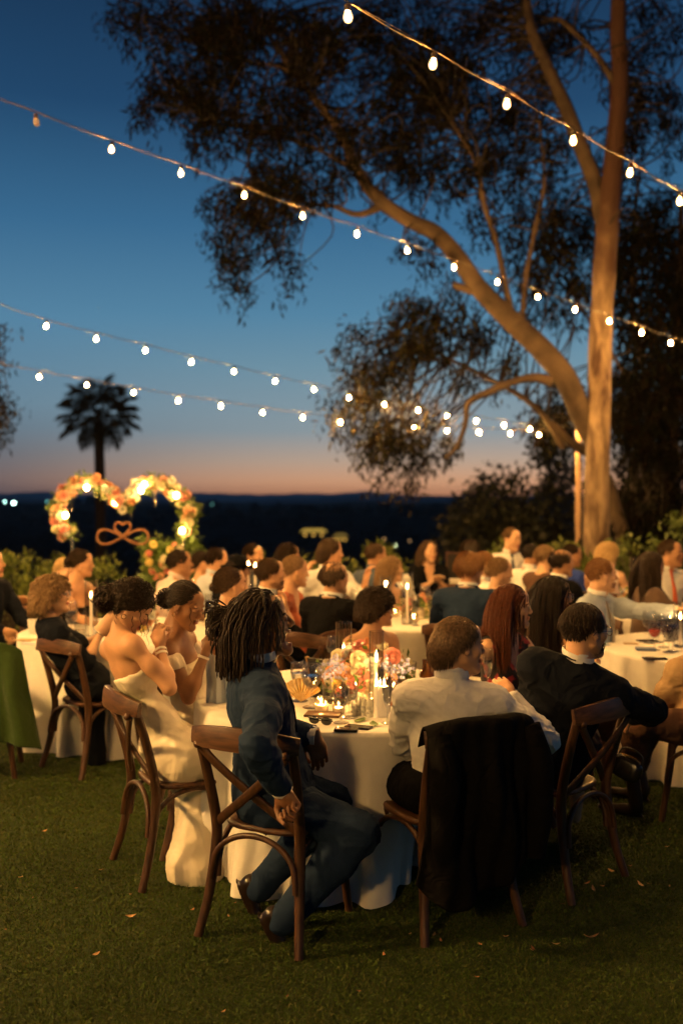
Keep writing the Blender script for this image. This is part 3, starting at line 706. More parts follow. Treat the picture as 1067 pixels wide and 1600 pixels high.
        V, Fq = bar([(-.012, .107, .006), (0, .111, .010), (.012, .107, .006)], .0016, 6); gb.add(T(V), Fq); child(root, gb, 'glasses', glasses)
    if earring:
        for q in (1, -1):
            eb = MB(); t = np.linspace(0, 2 * math.pi, 17); ring = np.stack([np.full(17, q * .084), -.004 + .011 * np.sin(t), -.044 + .012 * np.cos(t)], 1); V, Fq = tubes(ring[None], .0020, 6); eb.add(place(V, hm, hc, hs), Fq); child(root, eb, 'hoop_earring', MATS['gold'])
    for q, f_, mm in bands:
        S, E, W = A[q]; d = nrm(W - E); cb = MB(); r_ = (ra[3] + (ra[2] - ra[3]) * f_) * s + .004; V, Fq = lathe([(r_, -.006), (r_ + .002, -.006), (r_ + .002, .006), (r_, .006), (r_, -.006)], n=22); cb.add(place(V, basis(d), W - d * np.linalg.norm(W - E) * f_), Fq); child(root, cb, 'bracelet', mm)
    if watch:
        S, E, W = A[watch]; d = nrm(W - E); wb = MB(); r_ = ra[3] * s + .006; V, Fq = lathe([(r_, -.010), (r_ + .003, -.010), (r_ + .003, .010), (r_, .010)], n=20); wc = W - d * .015; wb.add(place(V, basis(d), wc), Fq)
        o = child(root, wb, 'watch_strap', MATS['black_rubber']); n_ = nrm(U0 - d * (U0 @ d)); wb = MB(); V, Fq = lathe([(0, .0), (.021, 0), (.022, .004), (.020, .010), (.018, .010), (.0175, .008), (0, .008)], n=24); wb.add(place(V, basis(n_), wc + n_ * r_), Fq); child(root, wb, 'watch_face', MATS['steel'])
    if hat:
        hb = MB(); V, Fq = lathe([(0, .150), (.05, .155), (.075, .145), (.084, .11), (.088, .062), (.140, .050), (.155, .058), (.140, .045), (.080, .055)], n=28, fn=lambda A_, R_, Z_: (R_ * (1 + .06 * np.cos(2 * A_)), Z_ + .012 * np.cos(2 * A_) * (R_ > .1))); hb.add(place(V + np.array([0, -.01, -.01]), hm, hc, hs), Fq); child(root, hb, 'hat', MATS['suit_black'])
    return dict(root=root, A=A, NB=NB, HP=HP, Sh=Sh, kn=kn, an=an, TF=TF, hm=hm, hc=hc, neck=neck)
def lean_v(F0, R0, lean, f): return F0 * lean[0] * f + R0 * lean[1] * f
def basis(z):
    z = nrm(z); a = np.array([1., 0, 0]) if abs(z[0]) < .8 else np.array([0, 1., 0]); x = nrm(np.cross(a, z)); return np.stack([x, np.cross(z, x), z], 1)
opt_shoes = {}
# ================================================================== palette
for k_, c_ in dict(suit_black=(.0045, .0045, .0055), suit_navy=(.007, .009, .015), suit_blue=(.017, .032, .068), suit_pale=(.36, .42, .50), cloth_tan=(.38, .25, .13), cloth_brown=(.10, .05, .03)).items():
    cloth_mat(k_, c_, fold=.9, fscale=9, sheen=0, spec=.10 if max(c_) < .1 else .25)
cloth_mat('drape_black', (.0052, .0045, .0045), fold=1.0, fscale=11, sheen=0, spec=.08)
for k_, c_ in dict(shirt_white=(.74, .72, .68), shirt_blue=(.52, .58, .66), shirt_pink=(.72, .56, .50), tie_grey=(.30, .27, .24), tie_coral=(.55, .13, .06), tie_slate=(.06, .08, .12), pale_green=(.55, .58, .42), cobalt=(.02, .05, .30), sky_blue=(.10, .28, .50), rust=(.40, .10, .04), lace=(.10, .06, .04), green_wool=(.028, .055, .008)).items():
    cloth_mat(k_, c_, fold=.6, fscale=10)
mat('satin', (.80, .70, .52), rough=.38, fold=.9, fscale=8, spec=.6, vary=.03, stretch=(1, 1, .5))
mat('black_dress', (.010, .010, .014), rough=.7, fold=.8, fscale=9)
mat('shoe_leather', (.016, .009, .006), rough=.28, bump=.1, bscale=90); mat('gold', (.80, .50, .16), metal=1, rough=.22); mat('black_rubber', (.012, .012, .012), rough=.4)
mat('steel', (.55, .55, .52), metal=1, rough=.22); mat('cream_band', (.75, .68, .55), rough=.6)
M_WOOD = mat('stained_oak', (.036, .015, .007), rough=.42, col2=(.090, .039, .017), vscale=5, stretch=(9, 9, 1.2), bump=.25, bscale=30, bdist=.002, detail=8, spec=.5)
M_RAILW = mat('rail_oak', (.048, .020, .009), rough=.42, col2=(.12, .052, .022), vscale=5, stretch=(1.2, 9, 12), bump=.25, bscale=30, bdist=.002, detail=8, spec=.5)
M_LINEN = mat('table_linen', (.80, .76, .68), rough=.85, fold=.35, fscale=5, weave=.4, vary=.03, vscale=20)
def glass_mat(name, col=(1, 1, 1), rough=.02):
    m = bpy.data.materials.new(name); m.use_nodes = True; n = m.node_tree.nodes; l = m.node_tree.links; n.clear()
    out = n.new('ShaderNodeOutputMaterial'); tr = n.new('ShaderNodeBsdfTransparent'); gl = n.new('ShaderNodeBsdfGlossy'); mx = n.new('ShaderNodeMixShader'); lw = n.new('ShaderNodeLayerWeight'); mr = n.new('ShaderNodeMapRange')
    tr.inputs[0].default_value = (*[c * .97 for c in col], 1); gl.inputs['Roughness'].default_value = max(.03, rough); lw.inputs[0].default_value = .5
    mr.inputs['From Min'].default_value = .0; mr.inputs['From Max'].default_value = 1; mr.inputs['To Min'].default_value = .06 + rough * .8; mr.inputs['To Max'].default_value = .95
    pw = n.new('ShaderNodeMath'); pw.operation = 'POWER'; pw.inputs[1].default_value = 2.3; l.new(lw.outputs['Facing'], pw.inputs[0]); l.new(pw.outputs[0], mr.inputs[0])
    l.new(mr.outputs[0], mx.inputs[0]); l.new(tr.outputs[0], mx.inputs[1]); l.new(gl.outputs[0], mx.inputs[2]); l.new(mx.outputs[0], out.inputs[0]); MATS[name] = m; return m
M_GLASS = glass_mat('clear_glass'); M_GLASST = glass_mat('ribbed_glass', (1, .95, .85), .10)
M_WATER = glass_mat('water_in_glass', (.95, .95, .92), .01)
M_WAX = mat('candle_wax', (.85, .76, .58), rough=.5, emit=(1, .55, .2), estr=.35)
M_FLAME = bpy.data.materials.new('flame'); M_FLAME.use_nodes = True
def _fl():
    n = M_FLAME.node_tree.nodes; l = M_FLAME.node_tree.links; n.clear(); o = n.new('ShaderNodeOutputMaterial'); a = n.new('ShaderNodeAddShader'); t = n.new('ShaderNodeBsdfTransparent'); e = n.new('ShaderNodeEmission'); e.inputs[0].default_value = (1, .60, .22, 1); e.inputs[1].default_value = 40
    l.new(t.outputs[0], a.inputs[0]); l.new(e.outputs[0], a.inputs[1]); l.new(a.outputs[0], o.inputs[0])
_fl()
M_BULB = mat('lit_filament', (1, .8, .5), emit=BULB_COLOR, estr=BULB_STRENGTH * 5)
M_ENV = glass_mat('bulb_glass', (1, .93, .8), .05)
def _env():
    nt = M_ENV.node_tree; n = nt.nodes; o = [q for q in n if q.type == 'OUTPUT_MATERIAL'][0]; src = o.inputs[0].links[0].from_socket; ad = n.new('ShaderNodeAddShader'); em = n.new('ShaderNodeEmission'); em.inputs[0].default_value = (1, .62, .25, 1); em.inputs[1].default_value = 2.2
    nt.links.new(src, ad.inputs[0]); nt.links.new(em.outputs[0], ad.inputs[1]); nt.links.new(ad.outputs[0], o.inputs[0])
_env()
M_BULBOFF = mat('unlit_bulb', (.9, .7, .45), rough=.05, trans=.8)
M_SOCKET = mat('socket_rubber', (.03, .022, .015), rough=.5)
M_WIRE = mat('brown_cord', (.040, .028, .020), rough=.6)
# ================================================================== ground
M_TURF = mat('turf', (.017, .033, .004), rough=.95, col2=(.040, .066, .008), vscale=160, bump=1.0, bscale=420, bdist=.012, detail=8)
def lawn():
    V = np.array([[-40, -6, 0], [40, -6, 0], [40, 15, 0], [-40, 15, 0], [-40, -6, -.3], [40, -6, -.3], [40, 15, -.3], [-40, 15, -.3]], float)
    o = MB().add(V, [[0, 1, 2, 3], [3, 2, 6, 7], [0, 3, 7, 4], [1, 5, 6, 2]]).build('lawn', M_TURF, smooth=False); o['kind'] = 'structure'
lawn()
def grass():
    n = 300000; y = 2.2 * (7.4 / 2.2) ** RNG.random(n); x = (RNG.random(n) - .5) * y * .76
    h = .005 + .008 * RNG.random(n); a = RNG.random(n) * 6.283; w = .0013 + .0008 * (y - 2.2)
    b = np.stack([x, y, np.zeros(n)], 1); t = np.stack([np.cos(a), np.sin(a), 0 * a], 1) * w[:, None]; ln = RNG.normal(size=(n, 2)) * .009
    tip = b + np.stack([ln[:, 0], ln[:, 1], h], 1); V = np.stack([b - t, b + t, tip], 1).reshape(-1, 3)
    F = np.arange(3 * n).reshape(n, 3); mi = (RNG.random(n) * 3).astype(int); mb = MB(); mb.add(V, F, mi)
    o = mb.build('grass', [mat('blade_dark', (.024, .048, .004), rough=.7, spec=.2), mat('blade_mid', (.052, .092, .008), rough=.7, spec=.2), mat('blade_dry', (.080, .085, .020), rough=.7, spec=.2)], smooth=False)
    tag(o, 'short green artificial turf under the chairs', 'grass', kind='stuff')
grass()
LEAF_MARKS = ((305, 1462, "the blue-suited man's left chair leg"), (472, 1502, "the blue-suited man's right chair leg"), (222, 1395, "the satin woman's chair"), (665, 1480, "the left leg of the jacket chair"), (815, 1447, "the right leg of the jacket chair"), (898, 1412, "the left leg of the bearded man's chair"), (972, 1372, "the right leg of the bearded man's chair"), (0, 1400, 'the left frame edge'), (1067, 1330, 'the right frame edge'), (130, 1220, "the curly blond woman's chair"), (450, 1600, 'the bottom frame edge'))
def fallen():
    ml = [mat('dry_leaf', (.30, .13, .05), rough=.7), mat('dry_leaf_pale', (.42, .24, .10), rough=.7)]
    protos = []
    for k in range(4):
        L = .018 + .008 * k; t = np.linspace(-1, 1, 7); w = .38 * (1 - t * t) * L; zc = .004 + .010 * (t * t) * (.5 + .3 * k)
        V = np.concatenate([np.stack([t * L, w, zc + .004], 1), np.stack([t * L, 0 * w, zc], 1), np.stack([t * L, -w, zc + .005 * (k % 2)], 1)])
        F = [[i, i + 1, 8 + i, 7 + i] for i in range(6)] + [[7 + i, 8 + i, 15 + i, 14 + i] for i in range(6)]
        protos.append(MB().add(V, F).build('fallen_leaf', ml[k % 2]))
    px = [(16, 1350), (33, 1378), (158, 1366), (223, 1378), (275, 1383), (205, 1405), (235, 1292), (70, 1305), (368, 1418), (357, 1440), (482, 1425), (205, 1440), (10, 1460), (640, 1468), (688, 1478), (678, 1470), (750, 1484), (790, 1472), (832, 1490), (868, 1484),
          (918, 1388), (926, 1398), (940, 1392), (1000, 1390), (1012, 1388), (1045, 1392), (984, 1360), (955, 1368), (1012, 1325), (1042, 1330), (878, 1420), (924, 1474), (968, 1330), (1046, 1302), (985, 1248), (1037, 1250), (560, 1558), (350, 1590), (448, 1566), (150, 1500), (745, 1536), (830, 1493), (600, 1500), (948, 1303), (52, 1410), (120, 1395), (300, 1430)]
    for i, (u, v) in enumerate(px):
        o = protos[i] if i < 4 else protos[i % 4].copy()
        if i >= 4: COL.objects.link(o)
        p = onz(u, v, 0); o.location = (p[0], p[1], .020); o.rotation_euler = (random.uniform(-.3, .3), random.uniform(-.3, .3), random.uniform(0, 6.3))
        big = (u, v) in ((918, 1388), (926, 1398), (924, 1474)); o.scale = [.9 if big else random.uniform(.3, .6)] * 3
        lx, ly, ln = min(LEAF_MARKS, key=lambda m_: math.hypot(m_[0] - u, (m_[1] - v) * 1.3)); dx, dy = u - lx, v - ly
        rel = ('left of' if dx < 0 else 'right of') if abs(dx) > abs(dy) * 1.1 else ('in front of' if dy > 0 else 'behind'); far_ = 'close ' if math.hypot(dx, dy) < 45 else ''
        lb = '%s %s leaf %s%s %s' % ('curled' if big else 'tiny', 'pale brown' if i % 4 in (1, 3) else 'red-brown', far_, rel, ln); tag(o, lb, 'leaf', 'dry leaves scattered on the turf')
fallen()
def terr_z(X, Y):
    Rr = np.hypot(X, Y); Z = -.6 - 7 * np.clip((Rr - 15) / 30, 0, 1) - 70 * np.clip((Rr - 40) / 700, 0, 1) ** .8
    roll = vnoise(np.stack([X / 900, Y / 900, 0 * X], -1), 1.9, 2); Z = Z + np.clip((Rr - 500) / 1500, 0, 1) * (34 + 26 * roll) * np.clip(Rr / 3000, 0, 1.0)
    return Z + np.clip((Rr - 900) / 2000, 0, 1) * 6 * vnoise(np.stack([X, Y, 0 * X], -1), .011, 5)
def terrain():
    az = np.radians(np.linspace(-75, 75, 181)); rr = np.concatenate([[13.5, 15], np.geomspace(16, 14000, 90)])
    A, Rr = np.meshgrid(az, rr); X = Rr * np.sin(A); Y = Rr * np.cos(A)
    Z = terr_z(X, Y)
    Z[0] = Z[1] = -.8
    idx = np.arange(X.size).reshape(X.shape); F = np.stack([idx[:-1, :-1], idx[:-1, 1:], idx[1:, 1:], idx[1:, :-1]], -1).reshape(-1, 4)
    o = MB().add(np.stack([X, Y, Z], -1).reshape(-1, 3), F).build('hills', mat('scrubby_hillside', (.010, .011, .010), rough=1, col2=(.030, .032, .028), vscale=.012, detail=8, spec=.0)); o['kind'] = 'structure'
    for nm, R0, base, amp, c in (('mountains', 8200, 4, 62, (.40, .42, .46)), ('mountains', 6200, -26, 44, (.20, .21, .24))):  # pale bluish ridge colours stand in for distance haze
        az2 = np.radians(np.linspace(-60, 60, 400)); t = np.stack([az2 * 9, 0 * az2, 0 * az2 + R0], 1)
        hgt = base + amp * (.5 + .5 * vnoise(t, 1.3, 3)) + amp * .28 * vnoise(t, 5.1, 4) + amp * .10 * vnoise(t, 17, 8)
        V = []; 
        for q, (r_, zz) in enumerate(((R0 - 900, -80 + 0 * hgt), (R0 - 300, hgt * .55 - 25), (R0, hgt), (R0 + 900, -80 + 0 * hgt))):
            V.append(np.stack([r_ * np.sin(az2), r_ * np.cos(az2), zz], 1))
        V = np.concatenate(V); n = 400; idx = np.arange(4 * n).reshape(4, n); F = np.stack([idx[:-1, :-1], idx[:-1, 1:], idx[1:, 1:], idx[1:, :-1]], -1).reshape(-1, 4)
        o = MB().add(V, F).build(nm, mat('hazed_ridge_%d' % R0, c, rough=1, spec=0)); o['kind'] = 'structure'
terrain()
def woods():
    rg = np.random.default_rng(77); n = 1500; rr = 380 * (3600 / 380) ** rg.random(n); az = np.radians(rg.uniform(-30, 30, n)); mb = MB(); B, Fb = ico((0, 0, 0), (1, 1, 1), 7, 5)
    x, y = rr * np.sin(az), rr * np.cos(az); z = terr_z(x, y); s = rg.uniform(3, 7, n) * (1 + rr / 1800); keep = vnoise(np.stack([x, y, 0 * x], 1), .006, 3) > -.15
    for i in np.nonzero(keep)[0]: mb.add(B * [s[i] * 1.3, s[i] * 1.3, s[i]] * (1 + .35 * rg.normal(size=(len(B), 1)) * .5) + [x[i], y[i], z[i] + s[i] * .5], Fb)
    o = mb.build('distant_woods', mat('dark_woods', (.010, .012, .008), rough=1, spec=0), smooth=False); tag(o, 'dark scattered woods across the valley', 'woods', kind='stuff')
woods()
def far_lights():
    for (u, v, z, col, r, lab, st) in ((8, 784, 900, (.5, 1, .85), 0.7, 'leftmost of the two bright cool lamps in the far valley', 14), (22, 786, 900, (.6, 1, .85), 1.1, 'brighter cool lamp at the left end of the far valley', 20), (74, 784, 900, (.25, .9, .8), 0.5, 'small teal lamp in the valley just left of the heart arch', 4),
                                   (617, 852, 300, (.75, .9, .45), .35, 'greenish lamp in the dark valley above the navy shirted man', 4), (332, 788, 900, (.3, .9, .8), 0.4, 'faint teal lamp in the valley right of the heart arch', 2.5), (600, 842, 300, (.9, .5, .2), .3, 'tiny amber lamp beside the greenish valley lamp', 1.6), (640, 845, 300, (.9, .5, .2), .25, 'tiny amber lamp right of the greenish valley lamp', 1.2)):
        p = P(u, v, z); rt = empty('street_lamp', tuple(p), 0, lab, 'street lamp', 'lamps far down in the valley')
        V, F = ico((0, 0, 0), (r, r, r), 10, 8); MB().add(V, F).build('lamp_head', mat('far_lamp_%s_%s' % (u, v), col, emit=col, estr=st), rt)
        V, F = bar([(0, 0, -r), (0, 0, -9)], .12, 6, 2); MB().add(V, F).build('pole', M_WIRE, rt)
    for (u, v, w, lab, st) in ((490, 829, 13, 'low building with a glowing yellow roof in the dark valley', .45), (532, 836, 7, 'smaller faintly lit low building right of the glowing one', .16)):
        p = P(u, v, 520); rt = empty('lit_building', tuple(p), 0, lab, 'building', 'lit buildings far down in the valley')
        V, F = box((0, 0, -2.2), (w, 6, 3)); MB().add(V, F).build('wall', mat('far_wall', (.05, .04, .03)), rt, smooth=False)
        V = np.array([[-w / 2 - .6, -3.6, -.7], [w / 2 + .6, -3.6, -.7], [w / 2 + .6, 3.6, -.7], [-w / 2 - .6, 3.6, -.7], [-w / 2 + 1.5, 0, 1.0], [w / 2 - 1.5, 0, 1.0]])
        MB().add(V, [[0, 1, 5, 4], [2, 3, 4, 5], [1, 2, 5], [3, 0, 4], [0, 3, 2, 1]]).build('roof', mat('glowing_roof_%s' % u, (.4, .3, .1), emit=(1, .62, .10), estr=st, vary=.5, vscale=.6), rt, smooth=False)
        for k in range(3):
            V, F = box((-w / 3 + k * w / 3, -3.03, -2.2), (1.1, .06, 1.1)); MB().add(V, F).build('window', mat('lit_window', (.4, .3, .1), emit=(1, .55, .1), estr=1.2), rt, smooth=False)
far_lights()
# ================================================================== trees
def leaves(centres, per, spread, size, rng, droop=.6, width=.20, sag=1.0):
    n = len(centres); c = np.repeat(centres, per, 0); N = len(c); q = rng.normal(size=(N, 3)); q = nrm(q) * rng.random((N, 1)) ** .45
    sp = np.repeat(np.broadcast_to(np.asarray(spread, float), (n,)), per)[:, None]; p = c + q * sp * np.array([1, 1, sag]); 
    d = nrm(rng.normal(size=(N, 3)) + np.array([0, 0, -droop * 2.2])); L = size * (.6 + .8 * rng.random((N, 1))); s = nrm(np.cross(d, rng.normal(size=(N, 3))))
    nn = np.cross(d, s)
    V = np.stack([p, p + d * L * .45 + s * L * width * .5 + nn * L * .03, p + d * L, p + d * L * .45 - s * L * width * .5 + nn * L * .03], 1).reshape(-1, 3)
    return V, np.arange(4 * N).reshape(N, 4)
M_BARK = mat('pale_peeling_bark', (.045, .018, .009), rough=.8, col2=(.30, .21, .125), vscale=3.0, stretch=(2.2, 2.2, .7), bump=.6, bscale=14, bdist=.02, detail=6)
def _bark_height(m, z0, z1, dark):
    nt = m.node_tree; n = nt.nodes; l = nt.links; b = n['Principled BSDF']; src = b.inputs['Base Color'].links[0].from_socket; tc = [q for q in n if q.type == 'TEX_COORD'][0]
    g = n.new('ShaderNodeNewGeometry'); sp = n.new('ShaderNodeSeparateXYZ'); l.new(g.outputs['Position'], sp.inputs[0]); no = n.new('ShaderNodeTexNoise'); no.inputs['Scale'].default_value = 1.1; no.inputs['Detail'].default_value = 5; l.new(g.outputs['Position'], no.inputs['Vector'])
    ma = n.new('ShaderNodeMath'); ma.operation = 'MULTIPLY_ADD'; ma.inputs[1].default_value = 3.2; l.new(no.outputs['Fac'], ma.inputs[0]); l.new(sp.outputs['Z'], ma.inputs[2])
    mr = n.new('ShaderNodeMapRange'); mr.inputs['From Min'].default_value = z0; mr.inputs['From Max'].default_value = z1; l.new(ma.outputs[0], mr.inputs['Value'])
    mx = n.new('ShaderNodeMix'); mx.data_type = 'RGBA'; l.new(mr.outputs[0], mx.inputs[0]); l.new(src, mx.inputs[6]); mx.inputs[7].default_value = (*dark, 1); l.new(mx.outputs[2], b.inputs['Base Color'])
_bark_height(M_BARK, 5.2, 7.4, (.045, .017, .008))   # bark turns darker and redder higher up the trunk
M_LIMB = mat('limb_bark', (.022, .012, .007), rough=.85, col2=(.075, .048, .028), vscale=3, bump=.5, bscale=16, bdist=.02, detail=6)
M_TWIG = mat('twig_bark', (.014, .008, .005), rough=.85)
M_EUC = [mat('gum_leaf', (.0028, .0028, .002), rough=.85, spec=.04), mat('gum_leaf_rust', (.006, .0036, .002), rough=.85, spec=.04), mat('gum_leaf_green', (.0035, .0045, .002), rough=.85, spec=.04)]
def tree(name, label, limbs, trunk, crown, z, root_px, rng, leafsize=.11, per=46, mats=None, twigs=True, droop=.7, spread=.34, width=.2, group=None, tm=None, dense=1.0):
    base = P(*root_px, z); rt = empty(name, (base[0], base[1], -.05), 0, label, 'tree', group)
    W = lambda q: P(q[0], q[1], z + (q[3] if len(q) > 3 else 0))
    tb = MB(); V, F = bar([W(q) for q in trunk], [q[2] * .80 for q in trunk], 18, 8)
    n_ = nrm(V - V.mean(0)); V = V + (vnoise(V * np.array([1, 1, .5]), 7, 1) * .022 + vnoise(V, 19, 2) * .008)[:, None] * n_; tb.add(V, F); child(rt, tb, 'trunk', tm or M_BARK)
    nodes = [W(q) for q in trunk[len(trunk) // 2:]]
    for L in limbs:
        pts = [W(q) for q in L]; V, F = bar(pts, [q[2] * .88 for q in L], 12, 8); V = V + (vnoise(V, 6, 2) * .012)[:, None] * nrm(V - V.mean(0)); child(rt, MB().add(V, F), 'limb', M_LIMB); nodes += list(catmull(pts, 3))
    nodes = np.array(nodes); C = []; SP = []
    for (u, v, ru, rv, n, dz, zo) in crown:
        n = int(n * dense)
        a = rng.random(n) * 6.283; r = np.sqrt(rng.random(n)); 
        for i in range(n):
            C.append(P(u + ru * r[i] * math.cos(a[i]), v + rv * r[i] * math.sin(a[i]), z + zo + (rng.random() - .5) * dz)); SP.append(spread * rng.uniform(.55, 1.25))
    C = np.array(C); SP = np.array(SP)
    if twigs:
        paths = []
        for c in C:
            d = np.linalg.norm(nodes - c, axis=1) + rng.random(len(nodes)) * .8; a = nodes[np.argmin(d)]
            mid = (a + c) / 2 + rng.normal(size=3) * .15 + np.array([0, 0, .12]); paths.append(catmull([a, mid, c + [0, 0, .12], c - [0, 0, .05]], 4))
        V, F = tubes(np.array(paths), np.linspace(.016, .004, paths[0].shape[0]), 4); o = child(rt, MB().add(V, F), 'twigs', M_TWIG); o['kind'] = 'stuff'
    mb = MB(); V, F = leaves(C, per, SP, leafsize, rng, droop, width, .85); mb.add(V, F, rng.integers(0, 3, len(F)))
    V2, F2 = leaves(C[::2] + rng.normal(size=C[::2].shape) * .1 - [0, 0, .20], per // 3, SP[::2] * .5, leafsize, rng, 1.2, width, 1.5); mb.add(V2, F2, rng.integers(0, 3, len(F2)))
    o = child(rt, mb, 'crown', mats or M_EUC, smooth=False); o['kind'] = 'stuff'; return rt
rngT = np.random.default_rng(11)
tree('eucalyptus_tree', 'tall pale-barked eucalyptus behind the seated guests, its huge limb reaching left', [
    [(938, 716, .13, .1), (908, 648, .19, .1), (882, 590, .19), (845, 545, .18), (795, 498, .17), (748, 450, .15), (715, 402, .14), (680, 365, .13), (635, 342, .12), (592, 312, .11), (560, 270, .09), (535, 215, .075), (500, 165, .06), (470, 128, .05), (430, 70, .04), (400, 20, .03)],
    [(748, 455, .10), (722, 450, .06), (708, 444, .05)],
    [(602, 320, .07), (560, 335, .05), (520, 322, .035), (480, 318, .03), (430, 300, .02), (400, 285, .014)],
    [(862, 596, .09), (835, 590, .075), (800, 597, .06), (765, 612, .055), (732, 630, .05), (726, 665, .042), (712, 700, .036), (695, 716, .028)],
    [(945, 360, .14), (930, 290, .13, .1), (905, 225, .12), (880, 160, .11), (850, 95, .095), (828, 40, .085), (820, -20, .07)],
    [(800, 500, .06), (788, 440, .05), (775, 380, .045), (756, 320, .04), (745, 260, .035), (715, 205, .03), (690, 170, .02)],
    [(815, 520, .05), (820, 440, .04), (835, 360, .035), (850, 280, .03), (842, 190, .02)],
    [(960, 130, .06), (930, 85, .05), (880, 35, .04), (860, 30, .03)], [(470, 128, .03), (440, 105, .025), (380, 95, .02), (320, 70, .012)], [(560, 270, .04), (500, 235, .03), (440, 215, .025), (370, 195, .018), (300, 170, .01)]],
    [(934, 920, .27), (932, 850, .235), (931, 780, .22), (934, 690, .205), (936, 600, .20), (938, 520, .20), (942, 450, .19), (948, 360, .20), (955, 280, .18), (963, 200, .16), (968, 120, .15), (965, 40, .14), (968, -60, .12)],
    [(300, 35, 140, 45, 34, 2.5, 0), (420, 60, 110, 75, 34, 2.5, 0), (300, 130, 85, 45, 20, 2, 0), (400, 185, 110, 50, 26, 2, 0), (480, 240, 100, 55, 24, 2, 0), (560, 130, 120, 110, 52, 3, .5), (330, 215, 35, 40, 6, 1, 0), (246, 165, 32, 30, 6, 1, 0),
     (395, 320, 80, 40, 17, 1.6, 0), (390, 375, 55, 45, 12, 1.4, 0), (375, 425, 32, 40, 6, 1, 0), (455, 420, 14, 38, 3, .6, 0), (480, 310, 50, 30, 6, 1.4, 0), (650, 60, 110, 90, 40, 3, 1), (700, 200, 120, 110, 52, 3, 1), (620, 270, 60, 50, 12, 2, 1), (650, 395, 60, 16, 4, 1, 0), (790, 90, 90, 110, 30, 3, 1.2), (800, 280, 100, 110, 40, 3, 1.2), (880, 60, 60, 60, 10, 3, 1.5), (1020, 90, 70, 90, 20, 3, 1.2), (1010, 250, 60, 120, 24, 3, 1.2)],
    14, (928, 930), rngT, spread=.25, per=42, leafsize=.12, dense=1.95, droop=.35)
tree('eucalyptus_tree', 'lower drooping eucalyptus branchwork left of the pale trunk', [[(880, 700, .06), (840, 640, .05), (780, 600, .045), (700, 560, .03), (620, 520, .02)]],
     [(960, 960, .20), (975, 870, .17), (955, 780, .14), (930, 720, .11), (890, 690, .08), (860, 660, .05)],
     [(640, 520, 70, 55, 16, 1.6, 0), (565, 560, 45, 50, 11, 1.4, 0), (560, 640, 50, 50, 10, 1.4, 0), (620, 620, 60, 60, 15, 1.4, 0), (600, 700, 60, 42, 14, 1.4, 0), (660, 690, 50, 35, 7, 1.4, 0), (700, 500, 60, 60, 12, 1.6, 0), (760, 560, 60, 50, 9, 1.6, 0), (840, 440, 80, 80, 16, 2, 1), (640, 770, 26, 24, 2, .5, 0), (590, 760, 8, 24, 1, .4, 0)],
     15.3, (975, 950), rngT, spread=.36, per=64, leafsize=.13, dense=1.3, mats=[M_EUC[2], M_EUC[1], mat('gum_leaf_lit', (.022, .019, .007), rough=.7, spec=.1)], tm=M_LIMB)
tree('eucalyptus_tree', 'dark leafy eucalyptus filling the right edge behind the pale trunk', [[(1040, 700, .06), (1000, 560, .05), (985, 420, .04), (1000, 260, .03)], [(1010, 640, .05), (960, 560, .04), (900, 470, .03)], [(1050, 650, .07), (1062, 480, .06), (1064, 300, .05)]],
     [(1075, 1000, .25), (1065, 860, .20), (1050, 760, .17), (1052, 640, .14), (1060, 500, .11), (1065, 380, .08)],
     [(1010, 430, 70, 120, 50, 3, 0), (1020, 620, 70, 90, 56, 3, 0), (1025, 760, 60, 70, 40, 2.5, 0), (880, 380, 70, 90, 20, 2, .5), (1060, 520, 40, 160, 30, 2, 0), (870, 640, 40, 50, 10, 2, 1), (1010, 830, 60, 50, 24, 2, -1)],
     17, (1075, 960), rngT, spread=.55, per=90, leafsize=.17, dense=1.2, tm=M_LIMB)
M_OAK = [mat('dark_oak_leaf', (.014, .018, .007), rough=.6), mat('dark_oak_leaf_b', (.028, .028, .010), rough=.6)]
tree('oak_tree', 'dark rounded tree beyond the hedge, left of the pale trunk', [[(800, 830, .10), (835, 785, .08), (865, 750, .05)], [(800, 820, .08), (770, 780, .05), (745, 770, .03)]], [(795, 930, .18), (798, 860, .15), (800, 820, .12), (806, 780, .08)],
     [(800, 800, 85, 50, 44, 5, 0), (870, 740, 40, 50, 16, 4, 0), (760, 830, 50, 40, 26, 4, 0), (850, 830, 55, 40, 26, 4, 0), (860, 690, 30, 24, 6, 2, 0)], 25, (795, 930), rngT, leafsize=.16, per=70, mats=M_OAK[:1] + [M_OAK[1]] * 2, spread=.75, width=.5, droop=.2, tm=M_LIMB)
tree('eucalyptus_tree', 'tree poking in at the left edge beneath the light strings', [[(-50, 700, .05), (-30, 620, .04), (-5, 560, .03)]], [(-75, 950, .15), (-70, 800, .12), (-60, 680, .09), (-55, 560, .05)],
     [(-15, 540, 30, 40, 10, 1, 0), (-20, 620, 42, 40, 14, 1, 0), (-30, 680, 40, 30, 8, 1, 0), (15, 665, 22, 10, 3, .6, 0), (-70, 600, 60, 120, 20, 2, 0)], 16, (-75, 950), rngT, spread=.34, per=48, mats=[M_EUC[2], M_EUC[1], MATS['gum_leaf_lit']], tm=M_LIMB)
